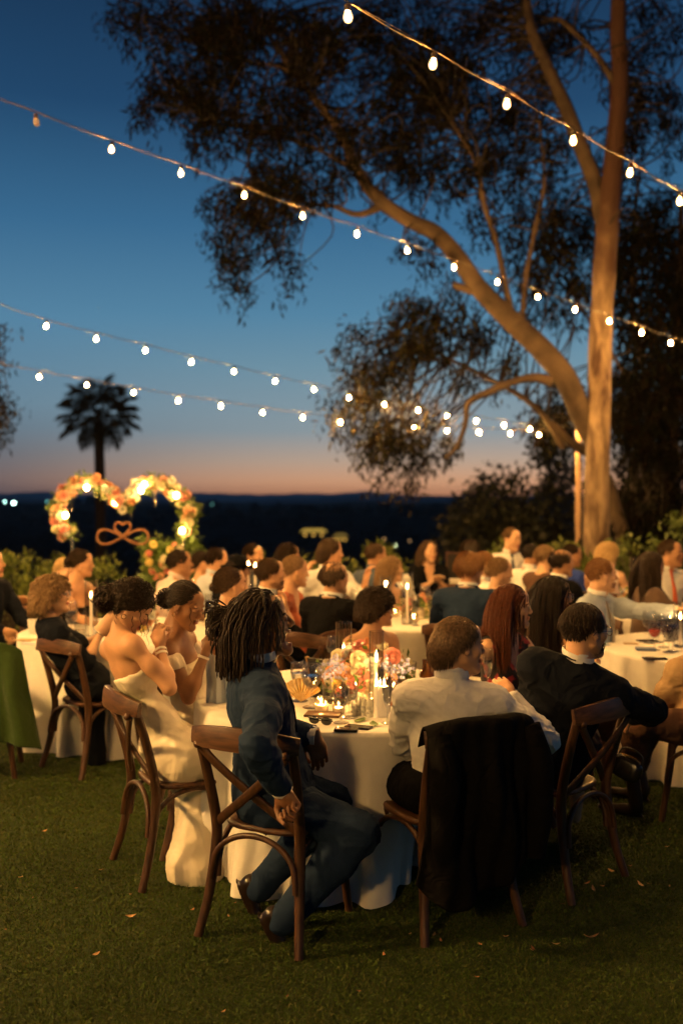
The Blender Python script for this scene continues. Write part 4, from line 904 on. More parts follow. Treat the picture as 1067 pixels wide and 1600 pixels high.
def hedge():
    base = [];
    for i in range(520):
        x = rngT.uniform(-6.6, 5.0); top = .93 + .07 * vnoise(np.array([x, 0, 0]), 1.6) + (.10 if x > -1.5 else 0) + (.12 if x > 1.9 else 0); base.append([x, 12.7 + rngT.uniform(-.28, .28), rngT.uniform(.05, top)])
    V, F = leaves(np.array(base), 70, .17, .075, rngT, -.5, .42)
    rt = empty('hedge', (-1, 12.7, 0), 0, 'low clipped green hedge running behind all the tables', 'hedge')
    o = child(rt, MB().add(V, F, rngT.integers(0, 2, len(F))), 'foliage', [mat('hedge_leaf', (.055, .080, .008), rough=.6), mat('hedge_leaf_b', (.12, .145, .018), rough=.6)], smooth=False); o['kind'] = 'stuff'
    V, F = box((-.8, 12.7, .28), (11.4, .34, .5)); child(rt, MB().add(V, F), 'stems', M_TWIG, smooth=False)
hedge()
def shrub():
    b = np.array([[4.9 + rngT.normal() * .35, 12 + rngT.normal() * .3, rngT.uniform(.2, 1.6)] for _ in range(60)]); V, F = leaves(b, 60, .22, .10, rngT, -.2, .35)
    rt = empty('shrub', (4.9, 12, 0), 0, 'leafy green shrub right of the pale trunk', 'shrub'); o = child(rt, MB().add(V, F), 'foliage', MATS['hedge_leaf'], smooth=False); o['kind'] = 'stuff'
    V, F = bar([(4.9, 12, 0), (4.9, 12, .8), (5.0, 12, 1.4)], .03, 6); child(rt, MB().add(V, F), 'stem', M_TWIG)
shrub()
def palm():
    z = 40; c = P(155, 655, z); r = 1.75; rt = empty('palm_tree', (c[0], c[1], -8), 0, 'lone fan palm silhouetted behind the heart-shaped arch', 'palm tree')
    V, F = bar([(c[0] + .1, c[1], -8), (c[0] + .08, c[1], -2), (c[0], c[1], c[2] - 1.2), (c[0], c[1], c[2] - .1)], [.30, .24, .20, .20], 14, 8); V = V + (np.sin(V[:, 2:3] * 22) * .012) * np.array([1, 1, 0]); child(rt, MB().add(V, F), 'trunk', mat('palm_bark', (.035, .022, .016), rough=.9, bump=.6, bscale=12))
    protos = []
    for k in range(3):
        mb = MB(); V, F = bar([(0, 0, 0), (.35, 0, .10), (.70, 0, .10)], [.022, .016, .012], 5, 4); mb.add(V, F); q = []
        for i in range(19):
            a = rad(-108 + i * 216 / 18) ; L = .86 * (.72 + .28 * math.cos(a * .7)) * random.uniform(.92, 1.05); w = .030; d = np.array([math.cos(a), math.sin(a), 0]); s_ = np.array([-math.sin(a), math.cos(a), 0]); o_ = np.array([.66, 0, .10])
            q += [o_, o_ + d * L * .55 + s_ * w + [0, 0, -.02], o_ + d * L * .80 + s_ * w * .5 + [0, 0, -.10 * L], o_ + d * L + [0, 0, -.34 * L], o_ + d * L * .80 - s_ * w * .5 + [0, 0, -.10 * L], o_ + d * L * .55 - s_ * w + [0, 0, -.02]]
        mb.add(np.array(q), np.arange(len(q)).reshape(-1, 6)); protos.append(mb.build('frond', mat('palm_frond', (.020, .022, .012), rough=.6), None, smooth=False))
    n = 32
    for i in range(n):
        o = protos[i] if i < 3 else protos[i % 3].copy()
        if i >= 3: COL.objects.link(o)
        el = math.asin(1 - 1.75 * (i + .5) / n) ; a = i * 2.39996; o.parent = rt; dead = el < rad(-25)
        o.location = (0, 0, c[2] + 8 + .05 + .12 * math.sin(el)); o.rotation_euler = (0, -el + (.25 if dead else 0), a); o.scale = [1.18 if not dead else .98] * 3
palm()
# ================================================================== light strings
def pear(off=0.0):
    return lathe([(.0005, -.054), (.012, -.052), (.020, -.044), (.0240, -.031), (.0232, -.018), (.018, -.004), (.013, .006), (.0005, .008)], n=14)
def bulb_protos():
    V, F = pear(); m = MB().add(V, F).build('bulb', M_ENV); V, F = ico((0, 0, -.028), (.0105, .0105, .016), 8, 6); MB().add(V, F).build('filament', M_BULB, m); s_ = MB(); V, F = lathe([(.0005, .040), (.010, .040), (.016, .034), (.0165, .004), (.012, .002), (.0005, .002)], n=10); sk = s_.add(V, F).build('socket', M_SOCKET, m); return m, [c for c in m.children if c.name.startswith('fil')][0], sk
def string_lights(label, px, zs, ext_l, ext_r, drop=.052, off=(), end=None):
    """px: bulb pixels; zs: (z first, z step)"""
    pts = [P(u, v, zs[0] + zs[1] * i) for i, (u, v) in enumerate(px)]
    d0 = pts[0] - pts[1]; d1 = pts[-1] - pts[-2]; L = [pts[0] + d0 * (k + 1) + np.array([0, 0, .012 * (k + 1) ** 2]) for k in range(ext_l)][::-1]; Rr = [pts[-1] + d1 * (k + 1) + np.array([0, 0, .010 * (k + 1) ** 2]) for k in range(ext_r)]
    al = L + pts + Rr; rt = empty('string_lights', tuple(al[0]), 0, label, 'light string', 'festoon light strings over the tables')
    top = [p + np.array([0, 0, drop + .02]) for p in al]; e0 = top[0] + (top[0] - top[1]) * .6; e1 = top[-1] + (top[-1] - top[-2]) * .6 if end is None else end
    wp = [e0]
    for i, p in enumerate(top):
        wp.append(p)
        if i < len(top) - 1: wp.append((p + top[i + 1]) / 2 + np.array([0, 0, -.012]))
    wp.append(e1); V, F = bar(wp, .0030, 6, 4); mb = MB().add(V, F)
    t = np.arange(len(wp)); wp2 = [p + np.array([.006 * math.sin(i * 2.1), 0, .010 + .007 * math.cos(i * 2.7)]) for i, p in enumerate(wp)]; V, F = bar(wp2, .0021, 5, 4); mb.add(V, F)
    child(rt, mb, 'wire', M_WIRE)
    for i, p in enumerate(al):
        b = BP.copy(); COL.objects.link(b); b.parent = rt; b.location = tuple(p - al[0] + np.array([0, 0, .02])); b.rotation_euler = (random.uniform(-.12, .12), random.uniform(-.12, .12), 0)
        if (i - len(L)) in off:
            b.data = b.data.copy(); b.data.materials[0] = M_BULBOFF; b['label'] = 'unlit clear bulb'
        s_ = SP_.copy(); COL.objects.link(s_); s_.parent = b
        if (i - len(L)) not in off: s_ = FP_.copy(); COL.objects.link(s_); s_.parent = b
    return al, e0, e1
BP, FP_, SP_ = bulb_protos()
A_px = [(57, 190), (175, 233), (283, 270), (382, 304), (473, 337), (558, 365), (636, 391), (709, 417), (777, 440), (840, 463), (898, 483), (951, 501), (1002, 519), (1047, 535)]
B_px = [(543, 25), (677, 99), (792, 162), (895, 219), (984, 269), (1061, 314)]
C_px = [(-8, 482), (73, 509), (151, 529), (228, 547), (299, 565), (366, 580), (430, 595), (491, 608), (545, 621), (600, 631), (653, 640), (699, 650), (744, 657), (787, 664), (828, 670), (861, 669)]
D_px = [(62, 588), (136, 601), (209, 613), (279, 625), (345, 634), (410, 644), (473, 652), (532, 659), (590, 663), (646, 667), (698, 672), (748, 675), (797, 677), (842, 679), (885, 680)]
sA = string_lights('light string crossing the frame in front of the big limb, first bulb unlit', A_px, (7.65, .38), 6, 3, off=(0,))
sB = string_lights('nearest light string, cutting across the top right corner', B_px, (5.1, .42), 7, 3)
sC = string_lights('upper of the two light strings that meet at the wooden pole', C_px, (11.4, .375), 3, 0, end=P(903, 673, 17.3))
sD = string_lights('lower of the two light strings that meet at the wooden pole', D_px, (12.8, .31), 4, 0, end=P(903, 674, 17.3))
for o_ in (SP_, FP_, BP): bpy.data.objects.remove(o_)
def added_globe_lamp(x, y, h, label, st):  # unseen lamps added for warm light from the left and behind the camera
    rt = empty('added_lamp_post', (x, y, 0), 0, label, 'lamp', 'added globe lamps out of view'); V, F = bar([(0, 0, 0), (0, 0, h / 2), (0, 0, h - .2)], .04, 10); MB().add(V, F).build('post', M_WIRE, rt)
    V, F = lathe([(.0005, h - .24), (.10, h - .22), (.11, h - .18), (.0005, h - .17)], n=20); MB().add(V, F).build('collar', M_WIRE, rt); V, F = ico((0, 0, h), (.2, .2, .2), 14, 10); MB().add(V, F).build('lamp_globe', mat('globe_%d' % st, (1, .8, .5), emit=BULB_COLOR, estr=st), rt)
def pole(x, y, h, label):
    rt = empty('light_pole', (x, y, 0), 0, label, 'pole', 'poles holding the light strings'); V, F = sweep([(0, 0, -.05), (0, 0, h / 2), (0, 0, h)], .09, .09, (0, 1, 0), 3); MB().add(V, F).build('post', mat('pole_wood', (.34, .22, .14), rough=.7, vary=.2, vscale=6, stretch=(8, 8, .6)), rt)
    V, F = bar([(0, 0, h + .03), (-.03, -.02, h + .06), (0, -.03, h + .02), (.02, 0, h - .02)], .008, 6); MB().add(V, F).build('hook', MATS['steel'], rt)
pp = P(903, 672, 17.3); pole(pp[0], pp[1], pp[2], 'slim wooden pole just left of the pale trunk, where two strings end')
pole(sA[1][0], sA[1][1], sA[1][2], 'wooden pole out on the left lawn'); pole(sA[2][0], sA[2][1], sA[2][2], 'wooden pole out on the right lawn')
added_globe_lamp(-4.9, 3.3, 3.0, 'added unseen globe lamp on the near left lawn', 900); added_globe_lamp(-6.2, 8.2, 3.2, 'added unseen globe lamp on the far left lawn', 560); added_globe_lamp(-2.6, -2.2, 3.1, 'globe lamp on a post behind the camera', 390)
# ================================================================== heart arch
def rose(r, k=5):
    mb = MB()
    for j in range(4):
        m = (6, 6, 5, 4)[j]; rr = r * (1, .80, .58, .36)[j]
        for i in range(m):
            a = 2 * math.pi * i / m + j * .6; t = np.linspace(-1, 1, 4); g_ = np.linspace(0, 1, 4); T_, G = np.meshgrid(t, g_)
            w = rr * .56 * np.sin(np.clip(G * 1.5 + .55, 0, 2.7)); x = rr * (.18 + .85 * np.sin(G * 1.35)) * (1 if j == 0 else .85); zz = r * (.06 * j + (.22 + .20 * j) * G) - .10 * r * T_ ** 2 - .10 * r * (G > .9)
            ca, sa = math.cos(a), math.sin(a); X = (x - .22 * rr * T_ ** 2) * ca - T_ * w * sa; Y = (x - .22 * rr * T_ ** 2) * sa + T_ * w * ca
            idx = np.arange(16).reshape(4, 4); mb.add(np.stack([X, Y, zz], -1).reshape(-1, 3), np.stack([idx[:-1, :-1], idx[:-1, 1:], idx[1:, 1:], idx[1:, :-1]], -1).reshape(-1, 4))
    V, F = ico((0, 0, r * .35), (r * .26, r * .26, r * .34), 7, 5); mb.add(V, F); return mb
def rotz(n_):
    return basis(n_)
FLC = dict(cream=(.82, .72, .46), peach=(.74, .38, .20), coral=(.70, .24, .18), yellow=(.75, .58, .18), white=(.85, .82, .70), lilac=(.40, .40, .64), orange=(.68, .30, .12), pink=(.70, .36, .28))
M_FL = {k: mat('petal_' + k, c, rough=.6, vary=.12, vscale=40, sheen=.2) for k, c in FLC.items()}
M_GREEN = mat('leaf_green', (.10, .16, .025), rough=.5, vary=.2, vscale=20)
_rose = {}
def flower(parent, p, n_, r, colour, local=True):
    if colour not in _rose:
        o = rose(1.0).build('flower', M_FL[colour]); _rose[colour] = o.data; bpy.data.objects.remove(o)
    o = bpy.data.objects.new('flower', _rose[colour]); COL.objects.link(o); o.parent = parent; o.location = tuple(np.asarray(p) - np.asarray(parent.location)); o.rotation_euler = Matrix(basis(n_).tolist()).to_euler(); o.scale = (r, r, r); return o
def flames(p, s=1.0, parent=None):
    V, F = lathe([(.0004, 0), (.0045, .004), (.0062, .012), (.0050, .024), (.0022, .036), (.0003, .046)], n=8); return MB().add(V * s + np.asarray(p), F)
def heart():
    z = 11.0; c = P(192, 850, z); rt = empty('heart_arch', (c[0], z, 0), 0, 'heart-shaped metal arch covered with peach and cream flowers and small lights', 'arch')
    px = [(118, 900), (113, 852), (102, 832), (91, 812), (90, 793), (99, 774), (116, 759), (137, 752), (157, 758), (172, 770), (190, 786), (199, 783), (207, 770), (225, 757), (246, 754), (266, 761), (281, 774), (291, 790), (295, 806), (291, 826), (287, 850), (262, 880), (240, 905)]
    pts = [P(u, v, z) for u, v in px] ; pts[0][2] = 0; pts[-1][2] = 0; path = catmull(pts, 10)
    V, F = bar(pts, .014, 8, 8); child(rt, MB().add(V, F), 'frame', MATS['steel'])
    rg = np.random.default_rng(5); lo_, hi_ = 12, 200; cl = path[14:-26]
    for i in range(150):
        q = cl[int(i * len(cl) / 150)] + rg.normal(size=3) * np.array([.030, .045, .030]); d = nrm(rg.normal(size=3) * .7 + np.array([0, -1.2, .2])); col = rg.choice(['peach', 'cream', 'pink', 'cream', 'white', 'peach', 'coral', 'pink'])
        flower(rt, q + d * .02, d, rg.uniform(.040, .066), col)
    for i in range(26):
        q = P(rg.uniform(228, 300), rg.uniform(850, 905), z - .1); d = nrm(rg.normal(size=3) * .5 + np.array([0, -1.2, .2])); flower(rt, q, d, rg.uniform(.03, .048), rg.choice(['peach', 'yellow', 'coral', 'cream']))
    base = cl + rg.normal(size=cl.shape) * .035; V, F = leaves(base, 9, .07, .06, rg, 0, .4)
    g2 = np.array([P(rg.uniform(225, 305), rg.uniform(845, 915), z + rg.uniform(-.05, .25)) for _ in range(60)] + [P(rg.uniform(285, 306), rg.uniform(790, 860), z + .1) for _ in range(16)]); V2, F2 = leaves(g2, 34, .10, .07, rg, 0, .45)
    o = child(rt, MB().add(V, F).add(V2, F2), 'leaves', M_GREEN, smooth=False); o['kind'] = 'stuff'
    for (u, v) in ((136, 762), (103, 805), (181, 785), (221, 766), (226, 757), (276, 774), (285, 829)):
        p = P(u, v, z - .14); V, F = ico(p, (.026, .026, .030), 10, 8); child(rt, MB().add(V, F), 'bulb', mat('arch_bulb', (1, .8, .4), emit=(1, .56, .16), estr=170))
    for (u, v, n) in ((113, 782, 6), (205, 790, 8), (243, 770, 8), (150, 768, 4), (93, 828, 5)):
        mb = MB()
        for k in range(n): V, F = ico(P(u, v + 3 * k, z - .08), (.012, .012, .012), 7, 5); mb.add(V, F)
        child(rt, mb, 'crystal_strand', M_GLASST)
    s_ = empty('infinity_sign', (c[0], z - .15, 1.4), 0, 'rope-wrapped infinity sign with a small heart hanging inside the arch', 'sign'); t = np.linspace(0, 2 * math.pi, 60)
    cx = 192; X = cx + 40 * np.sin(t); Y = 839 + 13.5 * np.sin(2 * t) * .85 ; pth = np.array([P(a, b, z - .15 + .012 * math.cos(q)) for a, b, q in zip(X, Y, t)]); V, F = tubes(pth[None], .013, 8); mb = MB().add(V, F)
    tt = np.linspace(-.95 * math.pi, .95 * math.pi, 40); hx = 16 * np.sin(tt) ** 3; hy = 13 * np.cos(tt) - 5 * np.cos(2 * tt) - 2 * np.cos(3 * tt) - np.cos(4 * tt); pth = np.array([P(cx + .78 * a, 826 - .80 * b, z - .17) for a, b in zip(hx, hy)]); V, F = tubes(pth[None], .012, 8); mb.add(V, F)
    child(s_, mb, 'rope', mat('sign_rope', (.24, .11, .05), rough=.7, bump=.5, bscale=60))
    V, F = bar([P(192, 786, z), P(192, 815, z - .15)], .002, 5, 2); child(s_, MB().add(V, F), 'cord', M_WIRE)
heart()
# ================================================================== cross-back chairs
def chair_proto():
    rt = empty('crossback_chair'); X = np.array([1., 0, 0])
    # seat: rounded trapezoid with a rolled edge
    mb = MB(); n = 36; a = np.linspace(0, 2 * math.pi, n, endpoint=False); sq = lambda t: np.sign(t) * np.abs(t) ** .55
    bx = sq(np.cos(a)) * (.212 - .020 * (np.sin(a) < 0) * np.abs(np.sin(a))); by = sq(np.sin(a)) * .205
    rings = [(.90, .432), (1.0, .438), (1.02, .448), (1.0, .458), (.955, .462), (.90, .457), (.45, .452), (.02, .451)]
    V = np.concatenate([np.stack([bx * k, by * k, np.full(n, z)], 1) for k, z in rings]); idx = np.arange(len(rings) * n).reshape(-1, n); A = idx[:-1]; B = idx[1:]
    mb.add(V, np.stack([A, np.roll(A, -1, 1), np.roll(B, -1, 1), B], -1).reshape(-1, 4)); mb.build('seat', M_RAILW, rt)
    pr = [(-.245, -.300, .835), (-.17, -.340, .842), (-.06, -.362, .848), (.06, -.362, .848), (.17, -.340, .842), (.245, -.300, .835)]
    V, F = sweep(pr, [.028, .032, .036, .036, .032, .028], [.064, .084, .092, .092, .084, .064], (0, .12, 1), 6); MB().add(V, F).build('top_rail', M_RAILW, rt)
    for s in (1, -1):
        V, F = bar([(s * .236, -.290, 0), (s * .214, -.245, .16), (s * .198, -.212, .36), (s * .198, -.214, .48), (s * .208, -.256, .66), (s * .217, -.308, .835)], [.0185, .0205, .0230, .0230, .0215, .0195], 10, 5); MB().add(V, F).build('leg', M_WOOD, rt)
        V, F = bar([(s * .178, .165, .44), (s * .186, .182, .25), (s * .204, .215, 0)], [.0225, .0205, .0175], 10, 5); MB().add(V, F).build('leg', M_WOOD, rt)
        off = -.012 if s > 0 else .006
        V, F = sweep([(s * .208, -.322 + off, .800), (s * .14, -.308 + off, .73), (s * .0, -.268 + off, .610), (-s * .12, -.228 + off, .515), (-s * .182, -.205 + off, .462)], .038, .016, (0, 1, .2), 6); b = MB().add(V, F).build('cross_brace', M_WOOD, rt)
        R = basis(np.array([0, -1., .15])); V, F = lathe([(.0004, .012), (.010, .011), (.016, .006), (.017, 0), (.017, -.004)], n=14); MB().add(place(V, R, (s * .208, -.336 + off, .804)), F).build('bolt', M_RAILW, b)
    # bentwood arches under the seat
    t = np.linspace(0, math.pi, 9)
    for nm, f in (('r', lambda q, h: (-.200 * math.cos(q), -.232 - .02 * (1 - h), .235 + .195 * h)), ('f', lambda q, h: (-.188 * math.cos(q), .180, .245 + .185 * h)),
                  ('s', lambda q, h: (.198 - .012 * math.cos(q), -.20 * math.cos(q) - .015, .235 + .195 * h)), ('t', lambda q, h: (-.198 + .012 * math.cos(q), -.20 * math.cos(q) - .015, .235 + .195 * h))):
        V, F = bar([f(q, math.sin(q) ** .75) for q in t], .0125, 8, 3); MB().add(V, F).build('arch_brace', M_WOOD, rt)
    return rt
CH = chair_proto()
def put_chair(x, y, yaw, label, z=0):
    c = copy_tree(CH); c.location = (x, y, z); c.rotation_euler = (0, 0, -rad(yaw)); tag(c, label, 'chair', 'cross-back chairs round the tables'); c.name = 'crossback_chair'; return c
def chair_feet(p1, p2, label, yawadj=0):
    """place by its two rear feet, seen in the photograph"""
    a = onz(*p1, 0); b = onz(*p2, 0); m = (a + b) / 2; d = nrm((b - a)[:2]); f = np.array([-d[1], d[0]]); yaw = math.degrees(math.atan2(f[0], f[1])) + yawadj
    f = np.array([math.sin(rad(yaw)), math.cos(rad(yaw))]); c = m[:2] + f * .290; return put_chair(c[0], c[1], yaw, label), c, yaw
# ================================================================== tables
def tablecloth(x, y, r, label, h=.765, seed=1, n=220, flare=.05, dents=()):
    def fn(A, R_, Z):
        down = np.clip((h - .02 - Z) / h, 0, 1); k = 15 + seed % 4; ph = seed * 1.3
        w = np.sin(A * k + ph + .9 * np.sin(A * 3 + ph)) * .55 + .35 * np.sin(A * (k // 2) + 2 * ph) + .2 * np.sin(A * (2 * k + 3)); w = np.sign(w) * np.abs(w) ** .8
        o = R_ + down ** .8 * (.052 * w * (1 + .5 * down) + flare * down) * (R_ > r * .98)
        for (da, dw, am) in dents: o = o - am * down ** .7 * np.exp(-(((A - da + math.pi) % (2 * math.pi) - math.pi) / dw) ** 2) * (R_ > r * .98)
        return o, Z
    prof = [(.001, h), (r * .5, h), (r * .9, h), (r * .985, h - .0005), (r, h - .006), (r + .004, h - .022)] + [(r + .006 + .004 * t, h - .022 - (h - .030) * t) for t in np.linspace(.06, 1, 16)]
    V, F = lathe(prof, n=n, fn=fn); rt = empty('round_table', (x, y, 0), 0, label, 'table', 'round tables under white cloths'); MB().add(V, F).build('tablecloth', M_LINEN, rt); return rt
T1 = (.10, 5.22, .86); T2 = (-1.60, 7.75, .88); T3 = (2.66, 6.85, .86); T5 = (.66, 8.55, .86); T6 = (2.75, 9.25, .86); T7 = (-.95, 9.6, .86)
tablecloth(*T1, 'front round table under a white cloth, carrying the big flower centrepiece', seed=3, dents=((-1.10, .30, .38), (-.55, .30, .25)))
tablecloth(*T2, 'left round table behind the woman with curly blond hair', seed=5)
tablecloth(*T3, 'right round table cut by the frame edge, crowded with glasses', seed=6)
tablecloth(*T5, 'middle round table with candles, behind the woman in the white strapless top', seed=8)
tablecloth(*T6, 'far right table with a tall candle before the blond woman', seed=9)
tablecloth(*T7, 'far left-centre table with small candles by the man in the black hat', seed=11)
tablecloth(1.04, 11.0, .42, 'small high white table before the long-haired woman in black', h=.93, seed=4, n=120)
TH = .766
def T(u, v, h=TH): return onz(u, v, h)
# ------------------------------------------------------------------ tableware
def goblet_mesh(kind):
    if kind == 'goblet': pr = [(.0005, .0), (.034, .001), (.036, .003), (.030, .006), (.008, .012), (.005, .025), (.0045, .055), (.007, .068), (.020, .078), (.034, .098), (.0385, .122), (.037, .150), (.0345, .165), (.0330, .165), (.0355, .150), (.0368, .122), (.032, .099), (.018, .081), (.0005, .074)]
    elif kind == 'flute': pr = [(.0005, .0), (.030, .001), (.032, .003), (.026, .006), (.006, .012), (.004, .03), (.004, .075), (.010, .090), (.020, .115), (.0255, .155), (.0265, .195), (.025, .225), (.0238, .225), (.0252, .195), (.0242, .155), (.0187, .117), (.0005, .094)]
    elif kind == 'wine': pr = [(.0005, .0), (.033, .001), (.035, .003), (.028, .006), (.006, .012), (.004, .03), (.004, .080), (.010, .088), (.032, .105), (.042, .135), (.040, .170), (.034, .200), (.0328, .200), (.0388, .170), (.0408, .135), (.030, .106), (.0005, .092)]
    else: pr = [(.0005, 0), (.030, .0), (.033, .003), (.037, .05), (.040, .095), (.0386, .095), (.0355, .05), (.031, .010), (.0005, .009)]
    return lathe(pr, n=20)
_gm = {}
def glass(p, kind='goblet', label='', fill=None, s=1.0, group='glasses on the tables'):
    if (kind, 'g') not in _gm:
        V, F = goblet_mesh(kind); o = MB().add(V, F).build('glass_body', M_GLASS); _gm[(kind, 'g')] = o.data; bpy.data.objects.remove(o)
        lv = {'goblet': [(.0005, .0755), (.017, .083), (.0305, .100), (.0352, .122), (.0005, .1225)], 'flute': [(.0005, .096), (.0175, .119), (.023, .155), (.0236, .175), (.0005, .1755)], 'wine': [(.0005, .094), (.029, .108), (.039, .132), (.0005, .1325)], 'tumbler': [(.0005, .0105), (.0295, .011), (.034, .05), (.0348, .06), (.0005, .0605)]}[kind]
        V, F = lathe(lv, n=20); o = MB().add(V, F).build('drink', M_WATER); _gm[(kind, 'w')] = o.data; bpy.data.objects.remove(o)
    rt = empty({'goblet': 'water_goblet', 'flute': 'champagne_flute', 'wine': 'wine_glass', 'tumbler': 'tumbler'}[kind], tuple(p), random.uniform(0, 6), label, 'glass', group); rt.scale = (s, s, s)
    o = bpy.data.objects.new('glass_body', _gm[(kind, 'g')]); COL.objects.link(o); o.parent = rt
    if fill is not False:
        o = bpy.data.objects.new('drink', _gm[(kind, 'w')]); COL.objects.link(o); o.parent = rt
        if fill: o.data = o.data.copy(); o.data.materials[0] = fill
    return rt
def point(parent, p, w, r=.005):
    d = bpy.data.lights.new('flame_light', 'POINT'); d.energy = w * 4.5; d.color = CANDLE_COLOR; d.shadow_soft_size = r; o = bpy.data.objects.new('flame_light', d); COL.objects.link(o); o.parent = parent; o.location = p
def hurricane(p, ch, label, hv=.36, r=.048, lit=True, w=.7):
    """glass cylinder with a taper candle inside; ch candle height"""
    rt = empty('hurricane_candle', tuple(p), 0, label, 'candle holder', 'taper candles in glass cylinders')
    V, F = lathe([(.0005, .0), (r, 0), (r, hv), (r - .0022, hv), (r - .0022, .006), (.0005, .006)], n=28); MB().add(V, F).build('glass_cylinder', M_GLASS, rt)
    V, F = lathe([(.0005, .008), (.0115, .008), (.0100, ch), (.006, ch + .003), (.0005, ch + .001)], n=12); MB().add(V, F).build('candle', M_WAX, rt)
    flames((0, 0, ch + .006)).build('flame', M_FLAME, rt); point(rt, (0, 0, ch + .024), w)
def pillar(p, h, label, r=.026, w=.5, vase=.0):
    rt = empty('pillar_candle', tuple(p), 0, label, 'candle', 'pillar candles'); V, F = lathe([(.0005, 0), (r, 0), (r, h), (r - .004, h + .002), (r - .008, h - .004), (.0005, h - .006)], n=18); MB().add(V, F).build('wax', M_WAX, rt)
    if vase: V, F = lathe([(.0005, .0), (vase, 0), (vase, h + .09), (vase - .002, h + .09), (vase - .002, .004), (.0005, .004)], n=24); MB().add(V, F).build('glass_cylinder', M_GLASS, rt)
    flames((0, 0, h - .004), .9).build('flame', M_FLAME, rt); point(rt, (0, 0, h + .014), w)
def votive(p, label, w=.35, s=1.0):
    rt = empty('votive_candle', tuple(p), 0, label, 'candle', 'votive candles in ribbed glasses'); rt.scale = (s, s, s)
    V, F = lathe([(.0005, .0), (.030, 0), (.033, .004), (.035, .03), (.035, .066), (.032, .066), (.0318, .03), (.029, .008), (.0005, .008)], n=32, fn=lambda A, R_, Z: (R_ * (1 + .018 * np.sin(A * 16) * (R_ > .0329)), Z)); MB().add(V, F).build('ribbed_glass', M_GLASST, rt)
    V, F = lathe([(.0005, .009), (.0285, .009), (.0300, .034), (.0005, .033)], n=18); MB().add(V, F).build('wax', M_WAX, rt)
    flames((0, 0, .033), .6).build('flame', M_FLAME, rt); point(rt, (0, 0, .044), w, .004)
def slab(name, p, size, yaw, m, label, cat, R=None, h0=0):
    rt = None; V, F = box((0, 0, size[2] / 2 + h0), size); o = MB().add(V, F).build(name, m, smooth=False); bv = o.modifiers.new('edge', 'BEVEL'); bv.width = min(size) * .3; bv.segments = 2
    o.location = tuple(p); o.rotation_euler = (0, 0, -rad(yaw)); return tag(o, label, cat)
def bouquet(p, label, nbig, rad_, seed, h=.16, big=(.040, .052), group='flower centrepieces', green=60, cols=('cream', 'white', 'peach', 'cream', 'coral', 'white', 'yellow', 'orange')):
    rg = np.random.default_rng(seed); rt = empty('flower_centrepiece', tuple(p), 0, label, 'flowers', group)
    V, F = lathe([(.0005, 0), (.06, 0), (.085, .03), (.09, .07), (.080, .075), (.0005, .06)], n=24); MB().add(V, F).build('bowl', mat('bowl_ceramic', (.55, .48, .38), rough=.4), rt)
    for i in range(nbig):
        d = nrm(rg.normal(size=3) * np.array([1.3, 1, .55]) + np.array([0, -.35, .55])); q = np.array([0, 0, .06]) + d * np.array([rad_, rad_ * .8, h]) * rg.uniform(.75, 1.1); flower(rt, q + np.asarray(p), d, rg.uniform(*big), rg.choice(cols))
    for k in range(5):     # small blooms as sprays
        mb = MB(); c0 = nrm(rg.normal(size=3) + np.array([0, -.4, .3])) * np.array([rad_, rad_, h]) * 1.12 + [0, 0, .06]
        for _ in range(26):
            q = c0 + rg.normal(size=3) * .026; d = nrm(q + rg.normal(size=3) * .05)
            V, F = rose(.0095).v, None; r5 = np.array([[math.cos(a) * (1 if j % 2 else .45), math.sin(a) * (1 if j % 2 else .45), .15 * (j % 2)] for j, a in enumerate(np.linspace(0, 2 * math.pi, 10, endpoint=False))]) * .012
            mb.add(place(np.vstack([[0, 0, 0], r5]), basis(d), q), [[0, 1 + j, 1 + (j + 1) % 10] for j in range(10)])
        o = mb.build('small_blooms', [M_FL['lilac'], M_FL['white'], M_FL['lilac'], M_FL['white'], M_FL['yellow']][k], rt, smooth=False); o['kind'] = 'stuff'
    c = np.array([nrm(rg.normal(size=3) * [1.3, 1, .5] + [0, -.2, .2]) * [rad_, rad_, h] * rg.uniform(.4, 1.15) + [0, 0, .07] for _ in range(green)]); V, F = leaves(c, 7, .035, .045, rg, -.2, .42); o = MB().add(V, F).build('leaves', M_GREEN, rt, smooth=False); o['kind'] = 'stuff'
    for k in range(4):
        a = rg.uniform(-1.0, 1.0); d = np.array([math.sin(a) * (1 if k % 2 else -1), -.3, .3]); V, F = bar([(0, 0, .08), tuple(d * rad_ * .8 + [0, 0, .09]), tuple(d * rad_ * 1.3 + [0, 0, .12])], .0015, 5, 4); m2 = MB().add(V, F); V, F = ico(d * rad_ * 1.3 + [0, 0, .12], (.008,) * 3, 8, 6); m2.add(V, F); m2.build('stem', M_GREEN, rt)
    return rt
